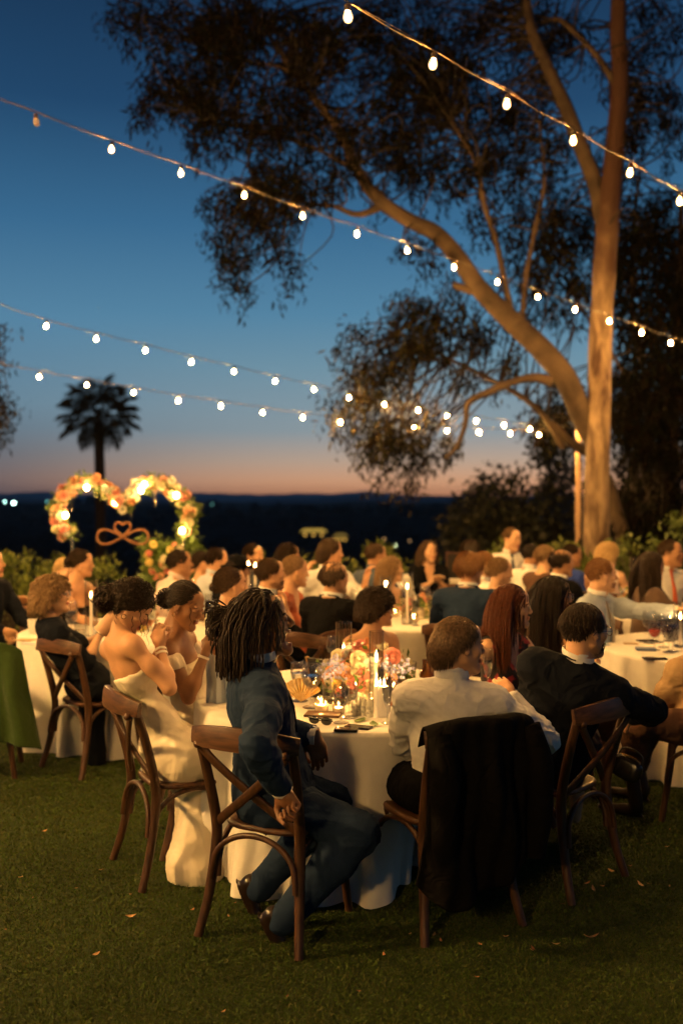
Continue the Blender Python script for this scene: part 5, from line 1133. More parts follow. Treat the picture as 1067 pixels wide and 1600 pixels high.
# ---- front table
bq = bouquet(T(572, 1092), 'large centrepiece of peach, cream and coral roses with lilac sprays on the front table', 60, .23, 3, h=.20)
def add_rose(u, v, z, r, col): flower(bq, P(u, v, z), np.array([0, -1, .25]), r, col)
for a_ in ((540, 1056, 4.95, .052, 'peach'), (563, 1012, 5.05, .044, 'coral'), (612, 1026, 5.0, .048, 'coral'), (520, 1050, 5.0, .04, 'orange'), (560, 1030, 4.97, .045, 'cream'), (580, 1040, 4.95, .045, 'white'), (545, 1022, 5.05, .045, 'white'), (598, 1050, 4.95, .042, 'cream'), (528, 1025, 5.05, .038, 'cream'), (610, 1062, 4.9, .038, 'peach')): add_rose(*a_)
for (u, v, n_) in ((522, 1034, 1), (512, 1052, 2), (616, 1058, 3), (632, 1042, 4), (604, 1040, 5)):
    mb = MB(); rg_ = np.random.default_rng(n_)
    for _ in range(34):
        q = P(u, v, 4.9) + rg_.normal(size=3) * .020; r5 = np.array([[math.cos(a) * (1 if j % 2 else .45), math.sin(a) * (1 if j % 2 else .45), .15 * (j % 2)] for j, a in enumerate(np.linspace(0, 2 * math.pi, 10, endpoint=False))]) * .011
        mb.add(place(np.vstack([[0, 0, 0], r5]), basis(nrm(rg_.normal(size=3) * .5 + [0, -1, .3])), q), [[0, 1 + j, 1 + (j + 1) % 10] for j in range(10)])
    o_ = child(bq, mb, 'small_blooms', M_FL['lilac'], smooth=False); o_['kind'] = 'stuff'
def vert(u, v_base, v_top, z=None):
    """foot on the table top and height for a thing seen between two rows"""
    b = T(u, v_base); y = b[1]; return b, P(u, v_top, y)[2] - b[2]
b_, h_ = vert(537, 1075, 972); hurricane(b_, vert(537, 1075, 1022)[1], 'taller-standing taper in a glass cylinder at the left of the front centrepiece', h_, .044)
b_, h_ = vert(588, 1112, 986); hurricane(b_, vert(588, 1112, 1034)[1], 'taper in a glass cylinder standing in front of the front centrepiece', h_, .036)
b_, h_ = vert(588, 1121, 1071); pillar(b_, h_, 'slim white pillar candle right of centre on the front table', .0125, .4)
b_, h_ = vert(600, 1119, 1073); pillar(b_, h_, 'thick white pillar candle in a glass cylinder on the front table', .024, .5, .032)
votive(T(502, 1112), 'votive in ribbed glass nearest the blue suited man on the front table', .5)
votive(T(529, 1115), 'votive in ribbed glass half hidden behind the front goblets', .4, .85)
votive(T(646, 1075), 'votive glass beside the white shirted man', .2, .8)
glass(T(487, 1106), 'goblet', 'water goblet right in front of the blue suited man', s=1.3); glass(T(468, 1096), 'goblet', 'water goblet behind the blue suited man', s=1.2)
glass(T(533, 1130), 'goblet', 'front water goblet behind the sunglasses on the front table', s=1.05); glass(T(546, 1122), 'goblet', 'water goblet just right of the front goblet', s=1.05); glass(T(515, 1098), 'tumbler', 'tumbler left of the picture frame', s=1.0)
glass(T(605, 1131), 'flute', 'champagne flute closest to the table edge', s=.95); glass(T(626, 1122), 'goblet', 'water goblet by the elbow of the white shirted man', s=1.05); glass(T(520, 1045), 'wine', 'wine glass at the far left rim of the front table', s=1.0); glass(T(505, 1060), 'tumbler', 'tumbler behind the picture frame', s=1.1)
glass(T(762, 1085), 'flute', 'flute between the white shirted man and the woman in red florals', s=1.1); glass(T(640, 1060), 'tumbler', 'tumbler beside the amber beer bottle', s=1.0)
slab('phone_wallet', T(541, 1142), (.105, .06, .012), 8, mat('phone_black', (.010, .010, .012), rough=.22), 'black phone in its case at the front table edge', 'phone')
slab('phone', T(560, 1137), (.12, .055, .008), 25, MATS['phone_black'], 'second black phone lying under the cased one', 'phone')
def sunglasses():
    c = T(500, 1132); rt = empty('sunglasses', tuple(c), 0, 'folded black sunglasses lying on the white cloth', 'sunglasses')
    for s in (-1, 1):
        V, F = ico((s * .032, 0, .018), (.028, .006, .019), 14, 8); MB().add(V, F).build('lens', mat('smoked_lens', (.008, .008, .008), rough=.06), rt)
        V, F = bar([(s * .060, .004, .024), (s * .045, .026, .012), (-s * .03, .034, .008)], .0028, 6); MB().add(V, F).build('temple', MATS['black_rubber'], rt)
    V, F = bar([(-.062, 0, .028), (0, -.004, .028), (.062, 0, .028)], .004, 6); MB().add(V, F).build('frame', MATS['black_rubber'], rt); rt.rotation_euler = (0, 0, -.5)
sunglasses()
def picture_frame():
    c = T(507, 1086); rt = empty('picture_frame', tuple(c), 0, 'dark easel-backed picture frame seen from behind on the front table', 'picture frame'); R = frame(20, -14)
    V, F = box((0, 0, .10), (.15, .012, .20)); child_l = MB().add(V @ R.T, F).build('back_panel', mat('frame_black', (.010, .008, .006), rough=.5), rt, smooth=False)
    V, F = box((0, -.05, .075), (.05, .008, .16), frame(0, 24)); MB().add(V @ R.T, F).build('easel_leg', MATS['frame_black'], rt, smooth=False); rt.rotation_euler = (0, 0, -.35)
    for s in (-1, 1): V, F = box((s * .078, 0, .10), (.012, .018, .21)); MB().add(V @ R.T, F).build('edge', mat('frame_gilt', (.35, .20, .07), rough=.35, metal=.6), rt, smooth=False)
picture_frame()
def napkin():
    c = T(470, 1100); rt = empty('napkin', tuple(c), 0, 'gold patterned folded fan napkin beside the picture frame', 'napkin'); mb = MB(); n = 22
    for i in range(n):
        a = rad(-65 + 130 * i / (n - 1)); L = .11; zig = .008 * (-1) ** i; mb.v.append(np.array([[0, zig * .2, .01], [math.sin(a) * L, zig, .02 + math.cos(a) * L]]))
    V = np.concatenate(mb.v); mb = MB().add(V, [[2 * i, 2 * i + 1, 2 * i + 3, 2 * i + 2] for i in range(n - 1)]); mb.build('fan', mat('gold_cloth', (.60, .36, .10), rough=.5, col2=(.75, .60, .35), vscale=20), rt, smooth=False)
napkin()
def bottle(p, label, hh=.20, m=None, lab=(.16, .30, .50)):
    rt = empty('beer_bottle', tuple(p), 0, label, 'bottle'); k = hh / .20
    V, F = lathe([(.0005, 0), (.029, 0), (.0305, .004), (.0305, .115), (.024, .138), (.013, .155), (.012, .195), (.0135, .197), (.0135, .204), (.0005, .204)], n=20); MB().add(V * k, F).build('bottle_body', m or mat('amber_glass', (.10, .035, .008), rough=.08), rt)
    V, F = lathe([(.0308, .03), (.0312, .03), (.0312, .095), (.0308, .095)], n=20); MB().add(V * k, F).build('paper_label', mat('label_%d' % int(sum(lab) * 1000), lab, rough=.5, vary=.5, vscale=60), rt)
b_, h_ = vert(669, 1095, 1050); bottle(b_, 'amber beer bottle with a pale blue label by the white shirt')
bottle(T(663, 1085), 'second dark bottle behind the amber one', .18, lab=(.5, .4, .2))
for i, (u, v, hh) in enumerate(((552, 1118, .10), (560, 1117, .105), (569, 1118, .10), (577, 1120, .11))):
    bottle(T(u, v), ['mini bottle with a white label, leftmost of the row', 'second mini bottle in the row by the candles', 'third mini bottle in the row by the candles', 'rightmost mini bottle, beside the slim pillar candle'][i], hh, mat('clear_spirit', (.75, .72, .6), rough=.1), (.6, .58, .5))
for i, (u, v, yw) in enumerate(((562, 1127, 60), (584, 1133, 95))):
    t = np.linspace(-1, 1, 11); L = .05; w = .020 * (1 - np.abs(t) ** 2.2); V = np.concatenate([np.stack([t * L, w, .006 + .004 * t * t], 1), np.stack([t * L, 0 * w, .003 + .004 * t * t], 1), np.stack([t * L, -w, .006 + .004 * t * t], 1)]); F = [[q, q + 1, 12 + q, 11 + q] for q in range(10)] + [[11 + q, 12 + q, 23 + q, 22 + q] for q in range(10)]
    o_ = MB().add(V, F).build('green_leaf', M_GREEN, loc=None); o_.location = tuple(T(u, v)); o_.rotation_euler = (0, 0, rad(yw)); tag(o_, ['flat green leaf by the mini bottles on the cloth', 'flat green leaf near the flute foot on the cloth'][i], 'leaf')
slab('wooden_tray', T(505, 1118), (.17, .10, .012), 10, M_RAILW, 'small round-edged wooden tray under the votive', 'tray')
slab('menu_card', T(622, 1095), (.09, .05, .004), -20, mat('card_white', (.75, .72, .66), rough=.7), 'white menu card behind the goblets', 'card')
# ---- other tables
USED = set()
def dress_table(t, n, seed, who, fl=True, nc=2):
    rg = np.random.default_rng(seed)
    if fl: bouquet(np.array([t[0], t[1], TH]), 'flower centrepiece on the %s' % who, 16, .15, seed, h=.14, green=34)
    for i in range(nc):
        a = rg.uniform(0, 6.28); r = rg.uniform(.20, .34); (hurricane if i % 2 == 0 else votive)(np.array([t[0] + r * math.cos(a), t[1] + r * math.sin(a), TH]), *(((.17, 'taper candle in a glass cylinder on the %s' % who, .30, .045) if i % 2 == 0 else ('votive candle on the %s' % who,))))
    for i in range(n):
        a = 2 * math.pi * (i + rg.uniform(-.25, .25)) / n; r = rg.uniform(.45, .66) ; k = ['goblet', 'wine', 'flute', 'tumbler'][int(rg.integers(0, 4))]
        sx_ = 'left' if math.cos(a) < -.45 else 'right' if math.cos(a) > .45 else 'middle'; sy_ = 'near' if math.sin(a) < -.4 else 'far' if math.sin(a) > .4 else 'side'
        nm_ = {'goblet': 'water goblet', 'wine': 'wine glass', 'flute': 'champagne flute', 'tumbler': 'tumbler'}[k]; lb = '%s at the %s %s rim of the %s' % (nm_, sy_, sx_, who)
        if lb in USED: lb = '%s just beside another one, %s %s rim of the %s' % (nm_, sy_, sx_, who)
        USED.add(lb)
        glass(np.array([t[0] + r * math.cos(a), t[1] + r * math.sin(a), TH]), k, lb, s=1.15, group='glasses on the ' + who)
dress_table(T2, 12, 21, 'left round table', True, 0); dress_table(T3, 9, 22, 'right round table', False, 1); dress_table(T5, 18, 23, 'middle round table', True, 0); dress_table(T6, 10, 24, 'far right table', True, 0); dress_table(T7, 10, 25, 'far left-centre table', True, 0)
def hc(u, vb, vt, vf, y, lab, w=.5):
    p = P(u, vb, y); p[2] = TH; hurricane(p, max(.05, P(u, vf, y)[2] - TH), lab, P(u, vt, y)[2] - TH, .046, w=w)
hc(143, 985, 905, 935, 7.4, 'taper candle in glass on the left table beside the curly blond woman')
hc(602, 975, 900, 917, 8.3, 'left taper of the pair on the middle table', .5); hc(636, 985, 895, 921, 8.1, 'right taper of the pair on the middle table', .5)
votive(np.array([*P(646, 960, 8.2)[:2], TH]), 'votive glowing below the right taper of the middle table', .4, 1.2); votive(np.array([*P(692, 960, 8.2)[:2], TH]), 'votive at the right rim of the middle table', .4, 1.1); votive(np.array([*P(616, 940, 8.6)[:2], TH]), 'votive in front of the blond strapless woman', .3, 1.1)
hc(991, 925, 870, 887, 9.0, 'taper candle in glass on the far right table')
hc(388, 925, 872, 885, 9.4, 'left one of two tapers by the black hat', .6); hc(399, 925, 872, 888, 9.3, 'right one of two tapers by the black hat', .6); votive(np.array([*P(401, 912, 9.0)[:2], TH]), 'votive just right of the black hat', .4, 1.2)
hc(1062, 985, 940, 968, 6.9, 'taper cut by the right frame edge')
# cluster of glasses and things along the visible rim of the right table
for i, (u, v, k) in enumerate(((1022, 1016, 'goblet'), (1036, 1012, 'wine'), (1050, 1018, 'goblet'), (1062, 1012, 'flute'), (1028, 1004, 'flute'), (1044, 1002, 'wine'), (1058, 1000, 'tumbler'))):
    glass(T(u, v), k, ['goblet with a red drink at the left of the right-table cluster', 'second glass of the cluster, behind the blue notebook', 'front goblet of the right-table cluster', 'flute at the right frame edge', 'tall flute rising above the right-table cluster', 'wine glass at the back of the right-table cluster', 'low tumbler at the back of the cluster'][i], fill=(mat('red_drink', (.6, .06, .02), rough=.05) if i == 0 else None), s=1.15, group='glasses clustered on the right table')
slab('notebook', T(1008, 1016), (.13, .09, .018), 10, mat('notebook_blue', (.10, .14, .24), rough=.5), 'small blue notebook on the right table', 'notebook')
slab('phone', T(1022, 1030), (.15, .07, .010), 4, MATS['phone_black'], 'black phone at the rim of the right table', 'phone'); slab('phone', T(1010, 1002), (.14, .07, .010), -10, MATS['phone_black'], 'black phone behind the blue notebook', 'phone')
slab('menu_card', T(985, 1006), (.10, .06, .004), 12, mat('card_tan', (.50, .33, .15), rough=.7), 'tan card left of the blue notebook', 'card'); slab('menu_card', T(40, 1000), (.14, .09, .006), 12, MATS['card_tan'], 'tan card on the left table by the white cup', 'card'); slab('menu_card', T(46, 1006), (.10, .05, .004), 20, mat('card_blue', (.35, .42, .52), rough=.7), 'pale blue card under the tan card', 'card')
def cup():
    p = T(53, 990); rt = empty('mug', tuple(p), 0, 'white paper cup on the left table', 'cup'); V, F = lathe([(.0005, 0), (.034, 0), (.043, .105), (.041, .105), (.033, .006), (.0005, .006)], n=24); MB().add(V, F).build('cup_body', MATS['card_white'], rt); V, F = lathe([(.0415, .103), (.0445, .103), (.0445, .109), (.0415, .109)], n=24); MB().add(V, F).build('rim', MATS['card_white'], rt)
cup()
bottle(np.array([*P(684, 905, 11)[:2], .93]), 'green bottle on the small high table', .22, mat('green_glass', (.01, .22, .10), rough=.1), (.02, .2, .1))
def signboard():
    p = P(718, 905, 10.7); rt = empty('menu_board', (p[0], p[1], .0), 0, 'small dark framed board standing behind the strawberry blond man', 'sign'); V, F = box((0, 0, 1.02), (.26, .02, .34)); MB().add(V, F).build('panel', MATS['frame_black'], rt, smooth=False)
    for s in (-1, 1): V, F = box((s * .14, 0, 1.02), (.02, .03, .38)); MB().add(V, F).build('frame', M_RAILW, rt, smooth=False)
    V, F = box((0, 0, 1.20), (.26, .03, .02)); MB().add(V, F).build('frame', M_RAILW, rt, smooth=False); V, F = box((0, .02, .42), (.05, .03, .86)); MB().add(V, F).build('stand', M_WIRE, rt, smooth=False)
signboard()
# ================================================================== chairs seen in the photograph
c1, C1, Y1 = chair_feet((305, 1462), (472, 1502), 'dark wooden cross-back chair under the man in the blue suit')
c2, C2, Y2 = chair_feet((177, 1343), (222, 1395), 'wooden cross-back chair under the woman in cream satin')
c4, C4, Y4 = chair_feet((64, 1198), (129, 1220), 'wooden cross-back chair under the curly blond woman in navy')
c5, C5, Y5 = chair_feet((665, 1480), (815, 1447), 'cross-back chair hidden by a draped black jacket')
c6, C6, Y6 = chair_feet((898, 1412), (972, 1372), 'wooden cross-back chair under the bearded man in the dark suit')
S = MATS
def pt(u, v, z): return P(u, v, z)
WHITE, NAVY, BLACK = S['shirt_white'], S['suit_navy'], S['suit_black']
# ---------------------------------------------------------------- front table guests
h1 = pt(412, 972, 4.05)
k1 = pt(562, 1300, 4.05); a1 = pt(442, 1438, 4.02); k1l = pt(520, 1250, 4.40); a1l = pt(405, 1388, 4.30)
opt_shoes['man with long dreadlocks in a blue suit, mouth wide open, sitting sideways'] = ((.55, -.10, -.95), (.45, -.10, -.9))
p1 = person('man with long dreadlocks in a blue suit, mouth wide open, sitting sideways', h1, 84, 76, 'm', 'brown', ('dreads', 'dark'), fp=-9, s=1.03, lod=0, mouth=True,
            outfit=('suit', S['suit_blue'], WHITE), armR=(pt(440, 1232, 3.76), np.array([-.15, -1, -.1])), armL=(pt(492, 1150, 4.22), np.array([-.3, .3, -1])),
            hip=(-.285, 4.20, .545), legs=(k1, a1, k1l, a1l), seed=4, watch=-1, hands=(70, 30, 30, -40, (.55, -.15, -.75), (.22, -.1, -1.0)))
h2 = pt(205, 950, 4.80)
p2 = person('woman in a cream satin strapless dress, head bowed, dabbing her eyes', h2, 82, 52, 'f', 'light', ('curlyupdo', 'dark'), fp=36, lod=0, closed=True, outfit=('strapless', S['satin'], 1), earring=True,
            armR=(pt(250, 1010, 4.78), np.array([.55, -.6, -1.0])), armL=(pt(252, 1012, 4.98), np.array([.3, .5, -1])), hip=(C2[0] - .04, C2[1] - .02, .54),
            hopt=dict(bun=(0, -.128, -.028), bunr=.062, wisps=((.07, .05, .02, .13), (.075, .03, -.02, .10), (-.06, .06, .02, .14), (.05, -.06, -.04, .08), (.06, .085, .03, .16))), seed=5,
            bands=((1, .10, S['cream_band']), (1, .20, S['cream_band'])), hands=(50, 50, 60, -60, (-.05, .02, 1.0), (0, 0, 1)), legs=(pt(318, 1215, 4.95), pt(318, 1325, 4.85), pt(318, 1200, 5.2), pt(338, 1312, 5.1)))
h3 = pt(290, 946, 5.12)
p3 = person('woman with a low black bun and off-shoulder cream dress, looking down', h3, 112, 100, 'f', 'brown', ('bun', 'black'), fp=20, lod=0, closed=True, outfit=('offshoulder', S['satin']), earring=True,
            armR=(pt(322, 1018, 4.92), np.array([-.2, -.3, -1.])), armL=(pt(338, 1022, 5.2), np.array([0, .4, -1])), hip=(h3[0] + .06, h3[1] + .06, .53),
            hopt=dict(bun=(0, -.125, -.010), bunr=.048, wisps=((.062, .065, .02, .14),)), seed=6, bands=((1, .13, S['cream_band']),), hands=(40, 40, 20, -20), legs=(pt(345, 1190, 5.0), pt(330, 1320, 4.95), pt(352, 1185, 5.25), pt(372, 1310, 5.2)))
put_chair(h3[0] + .12, h3[1] + .10, 72, 'cross-back chair under the woman in the off-shoulder dress')
def napkin_cloth():
    V = []; n = 12; c = pt(345, 1035, 5.0)
    for i in range(n):
        for j in range(n): V.append(c + np.array([(i / (n - 1) - .5) * .14, .02 * math.sin(i * 1.1) + .01 * math.cos(j), -(j / (n - 1)) * .26 + .04 + .01 * math.sin(i * 1.7)]))
    F = [[i * n + j, i * n + j + 1, (i + 1) * n + j + 1, (i + 1) * n + j] for i in range(n - 1) for j in range(n - 1)]; rt = MB().add(np.array(V), F).build('napkin', mat('blue_napkin', (.45, .50, .56), rough=.9)); so = rt.modifiers.new('thick', 'SOLIDIFY'); so.thickness = .003; tag(rt, 'pale blue cloth napkin in the hands of the woman with the low bun', 'napkin')
napkin_cloth()
h4 = pt(84, 930, 6.55)
p4 = person('older woman with curly blond bob and glasses in a navy top', h4, 88, 62, 'f', 'fair', ('curlybob', 'ash'), fp=-4, lod=1, s=1.03, outfit=('vneck', BLACK.copy() if False else NAVY), glasses=mat('clear_frames', (.30, .32, .40), rough=.1),
            armR=(pt(160, 985, 6.55), np.array([0, -.3, -1.])), armL=(pt(168, 985, 6.75), np.array([0, .3, -1])), hip=(C4[0] - .06, C4[1], .54), seed=7, hands=(40, 40), bands=((1, .12, S['steel']),), hopt=dict(lift=.016, len=.17, sweep=-.1),
            legs=(pt(140, 1075, 6.75), pt(152, 1188, 6.7), pt(152, 1070, 6.95), pt(168, 1180, 6.9)))
h5 = pt(718, 1010, 4.26)
opt_shoes['man with swept-back brown hair in a pale shirt, seen from behind'] = False
p5 = person('man with swept-back brown hair in a pale shirt, seen from behind', h5, 72, 2, 'm', 'light', ('mullet', 'sandy'), fp=2, lod=0, outfit=('shirt', S['shirt_white'], BLACK), armR=(pt(800, 1090, 4.42), np.array([.9, -.3, -.8])), armL=(pt(640, 1185, 4.62), np.array([-.7, -.4, -.6])),
            hip=(C5[0] + .03, C5[1] - .03, .54), seed=8, hands=(30, 50), hipyaw=-20)
h6 = pt(914, 986, 4.60)
opt_shoes['bearded man with round glasses in a dark suit, seen from behind'] = True
p6 = person('bearded man with round glasses in a dark suit, seen from behind', h6, 66, 10, 'm', 'light', ('short', 'dark'), fp=3, lod=0, s=1.04, outfit=('suit', NAVY, WHITE), armR=(pt(985, 1118, 4.98), np.array([1, -.35, -.1])), armL=(pt(850, 1190, 4.95), np.array([-.5, -.3, -1])),
            hip=(C6[0] - .03, C6[1] - .02, .54), seed=9, glasses=S['steel'], hopt=dict(beard=1, len=.034), hipyaw=-10)
h7 = pt(800, 948, 5.45)
p7 = person('woman with long auburn hair in a red and black floral dress', h7, 100, 138, 'f', 'fair', ('long', 'auburn'), fp=2, lod=0, outfit=('tank', mat('floral_print', (.010, .006, .008), rough=.8, col2=(.30, .02, .025), vscale=13, detail=3, fold=.4)),
            armR=(pt(760, 1105, 5.30), np.array([-.5, -.4, -.6])), armL=(pt(905, 1035, 5.25), np.array([.5, .2, -1])), seed=10, hopt=dict(len=.40, sweep=-.15), hands=(30, 30))
for n_ in MATS['floral_print'].node_tree.nodes:
    if n_.type == 'VALTORGB': n_.color_ramp.elements[0].position = .545; n_.color_ramp.elements[1].position = .58
put_chair(p7['HP'][0], p7['HP'][1], 150, 'chair under the woman in the red floral dress')
h8 = pt(866, 932, 6.0)
p8 = person('woman with long straight black hair and glasses, bare back turned', h8, 78, 50, 'f', 'tan', ('long', 'black'), fp=2, lod=1, s=1.02, outfit=('halter', S['lace']), glasses=S['steel'], seed=11, hopt=dict(len=.46, sweep=-.3), armR=(pt(900, 1010, 5.9), np.array([.2, -.3, -1])))
put_chair(p8['HP'][0], p8['HP'][1], 55, 'chair under the woman with straight black hair')
h9 = pt(940, 899, 7.15)
p9 = person('red-bearded man in a pale blue suit reaching over the table', h9, 84, 122, 'm', 'fair', ('crop', 'ginger'), fp=0, lod=1, outfit=('suit', S['suit_pale'], WHITE), tie=S['tie_grey'], armL=(pt(1062, 955, 7.0), np.array([.2, 0, -1])), armR='lap', seed=12, hopt=dict(beard=1))
put_chair(p9['HP'][0], p9['HP'][1], 120, 'chair under the man in the pale blue suit')
h10 = pt(590, 950, 6.45)
p10 = person('woman with a short dark wavy bob in a white strapless top', h10, 88, 150, 'f', 'light', ('curlybob', 'dark'), fp=2, lod=0, outfit=('strapless', S['shirt_white']), earring=True, seed=13, hopt=dict(len=.13, sweep=-.45, lift=.014), armR='lap', armL='lap')
put_chair(p10['HP'][0], p10['HP'][1], 160, 'chair under the woman with the dark bob'); 
# ---------------------------------------------------------------- background guests
def bg(label, u, v, z, fy, ty, sex, skin, hr, outfit, **k):
    lod = k.pop('lod', 2); ch = k.pop('chair', True); rr_ = np.random.default_rng(k.get('seed', 1)); k.setdefault('fp', float(rr_.uniform(-5, 7))); k.setdefault('fr', float(rr_.uniform(-5, 5))); k['s'] = k.get('s', 1) * float(rr_.uniform(.95, 1.03)); ho_ = dict(k.get('hopt') or {}); ho_.setdefault('front', float(rr_.uniform(.060, .078))); k['hopt'] = ho_
    p = person(label, pt(u, v, z), fy, ty, sex, skin, hr, outfit=outfit, lod=lod, **k)
    if ch: put_chair(p['HP'][0], p['HP'][1], k.get('hipyaw', ty), 'chair under the ' + ' '.join(label.split(',')[0].split()[:12])); 
    return p
PANTS = BLACK
bg('man in a navy suit cut by the left frame edge', -14, 880, 7.9, 70, 115, 'm', 'light', ('crop', 'brown'), ('suit', NAVY, WHITE), hopt=dict(beard=1), seed=20)
bg('guest in a white shirt reaching in from the left edge', -40, 892, 8.5, 80, 100, 'm', 'light', ('short', 'dark'), ('shirt', WHITE, PANTS), armR=(pt(40, 938, 8.2), np.array([0, -.5, -1])), armL='lap', seed=21)
bg('young blond woman with pulled-back hair, turned to the camera', 102, 893, 8.6, 128, 130, 'f', 'fair', ('bun', 'blond'), ('strapless', BLACK), fp=8, seed=22)
bg('bare-shouldered woman with a dark updo leaning right', 128, 880, 8.2, 78, 110, 'f', 'light', ('updo', 'dark'), ('strapless', BLACK), armL=(pt(180, 925, 8.0), np.array([.3, 0, -1])), seed=23)
bg('man in a pink shirt in front of the arch greenery', 282, 880, 8.9, 72, 60, 'm', 'tan', ('short', 'dark'), ('shirt', S['shirt_pink'], PANTS), lean=(.16, 0), seed=24, armR='chin', armL='clap')
bg('woman with a lilac hair clip seen from behind', 318, 880, 9.6, 80, 70, 'f', 'light', ('updo', 'dark'), ('strapless', S['tie_slate']), armR='clap', armL='clap', seed=25)
bg('young man in a pale blue shirt left of the black hat', 340, 876, 9.1, 74, 60, 'm', 'light', ('short', 'dark'), ('shirt', S['shirt_blue'], PANTS), seed=26, lean=(.1, 0))
bg('man in a wide black hat and black coat', 372, 893, 8.4, 60, 50, 'm', 'tan', ('crop', 'black'), ('suit', BLACK, BLACK), hat=True, seed=27)
bg('man with dark hair behind the two small tapers', 397, 868, 10.4, 120, 150, 'm', 'light', ('short', 'dark'), ('shirt', S['tie_slate'], PANTS), seed=28)
bg('brown-haired woman in a pale green dress behind the dreadlocked man', 362, 915, 6.25, 66, 55, 'f', 'light', ('bun', 'brown'), ('tank', S['pale_green']), armR=(pt(440, 955, 5.95), np.array([.9, -.3, -.9])), seed=29, lod=1, hopt=dict(bunr=.03))
bg('stubbled man with dark brown hair turned to the right', 424, 897, 7.3, 72, 92, 'm', 'light', ('short', 'brown'), ('suit', BLACK, WHITE), seed=30, lod=1, hopt=dict(beard=1), armR='lap')
bg('woman with braided blond updo in a rust halter dress', 462, 893, 7.7, 76, 110, 'f', 'light', ('updo', 'ash'), ('halter', S['rust']), earring=True, seed=31, lod=1, armR='lap', armL='lap')
bg('dark-haired woman half hidden behind the blond updo', 452, 868, 9.3, 82, 80, 'f', 'light', ('bob', 'dark'), ('tank', BLACK), seed=32)
bg('long-haired man in a white shirt with his arm stretched on the chair', 517, 864, 8.9, 64, 150, 'm', 'light', ('mullet', 'brown'), ('shirt', WHITE, PANTS), seed=33, lod=1, armR=(pt(478, 900, 9.0), np.array([-.3, 0, -1])), armL=(pt(572, 903, 8.7), np.array([.2, 0, -1])))
bg('balding man in a dark suit seen from behind', 523, 904, 7.0, 52, 36, 'm', 'light', ('bald', 'brown'), ('suit', BLACK, WHITE), seed=34, lod=1)
bg('ruddy man in a navy shirt standing out against the hedge', 588, 868, 10.2, 66, 40, 'm', 'tan', ('crop', 'brown'), ('shirt', S['tie_slate'], PANTS), seed=35)
bg('blond woman in a pale strapless dress behind the middle candles', 612, 890, 9.2, 84, 130, 'f', 'fair', ('wavy', 'ash'), ('strapless', S['shirt_pink']), seed=36, lod=1, hopt=dict(len=.26))
bg('woman with very long hair in a black cardigan facing the camera', 671, 862, 10.6, 160, 170, 'f', 'fair', ('wavy', 'brown'), ('vneck', BLACK), seed=37, armR='clap', armL='clap', hopt=dict(len=.34))
bg('strawberry blond man in a navy suit, back turned', 735, 890, 7.5, 48, 22, 'm', 'light', ('short', 'ginger'), ('suit', S['suit_blue'], WHITE), seed=38, lod=1, hopt=dict(len=.05, lift=.010))
bg('man with reddish hair just beyond the strawberry blond man', 758, 883, 8.6, 70, 70, 'm', 'fair', ('short', 'ginger'), ('shirt', WHITE, PANTS), seed=39)
bg('dark-haired guest almost hidden beyond the navy suit', 735, 862, 10.8, 40, 20, 'f', 'tan', ('bob', 'dark'), ('tank', BLACK), seed=40)
bg('ash blond woman in a sky blue dress looking right', 782, 894, 7.9, 82, 80, 'f', 'fair', ('updo', 'ash'), ('tank', S['sky_blue']), seed=41, lod=1, hopt=dict(bunr=.03))
bg('man in a white shirt and dark tie sitting upright by the hedge', 800, 843, 10.6, 150, 168, 'm', 'fair', ('crop', 'sandy'), ('shirt', WHITE, PANTS), tie=S['tie_slate'], seed=42, hipz=.64, lod=1)
bg('guest with sunglasses pushed up on dark hair', 830, 868, 10.0, 60, 40, 'm', 'tan', ('crop', 'black'), ('shirt', WHITE, PANTS), seed=43, glasses=S['black_rubber'])
bg('guest with cropped ash brown hair in grey', 852, 870, 9.4, 66, 50, 'f', 'fair', ('short', 'ash'), ('vneck', S['cloth_brown']), seed=44)
bg('bald-topped man in a dark jacket right of the ash haired guest', 878, 880, 8.9, 72, 60, 'm', 'tan', ('bald', 'dark'), ('suit', BLACK, WHITE), seed=45, lod=1)
bg('woman in a cobalt blue dress in front of the pale trunk', 894, 868, 10.2, 80, 60, 'f', 'tan', ('updo', 'dark'), ('vneck', S['cobalt']), seed=46)
bg('woman with wavy golden hair by the pale trunk', 950, 866, 9.9, 70, 30, 'f', 'fair', ('curlybob', 'blond'), ('tank', S['shirt_pink']), seed=47, lod=1)
bg('woman with long brown hair and lace sleeves', 1018, 886, 7.8, 70, 80, 'f', 'light', ('long', 'dark'), ('vneck', S['lace']), seed=48, lod=1, armR=(pt(1075, 928, 7.6), np.array([.2, -.3, -1])), hopt=dict(len=.34))
bg('man with glasses, white shirt and coral tie at the right edge', 1048, 865, 8.8, 130, 165, 'm', 'tan', ('crop', 'brown'), ('shirt', WHITE, PANTS), tie=S['tie_coral'], glasses=S['black_rubber'], seed=49, lod=1)
bg('guest in a tan jacket cut by the right frame edge', 1112, 985, 5.6, 20, 0, 'm', 'light', ('short', 'brown'), ('suit', S['cloth_tan'], WHITE, S['cloth_brown']), seed=50, lod=1, hipyaw=-50, legs=(pt(1015, 1120, 5.75), pt(995, 1195, 5.9), pt(1000, 1130, 5.4), pt(985, 1205, 5.6)))
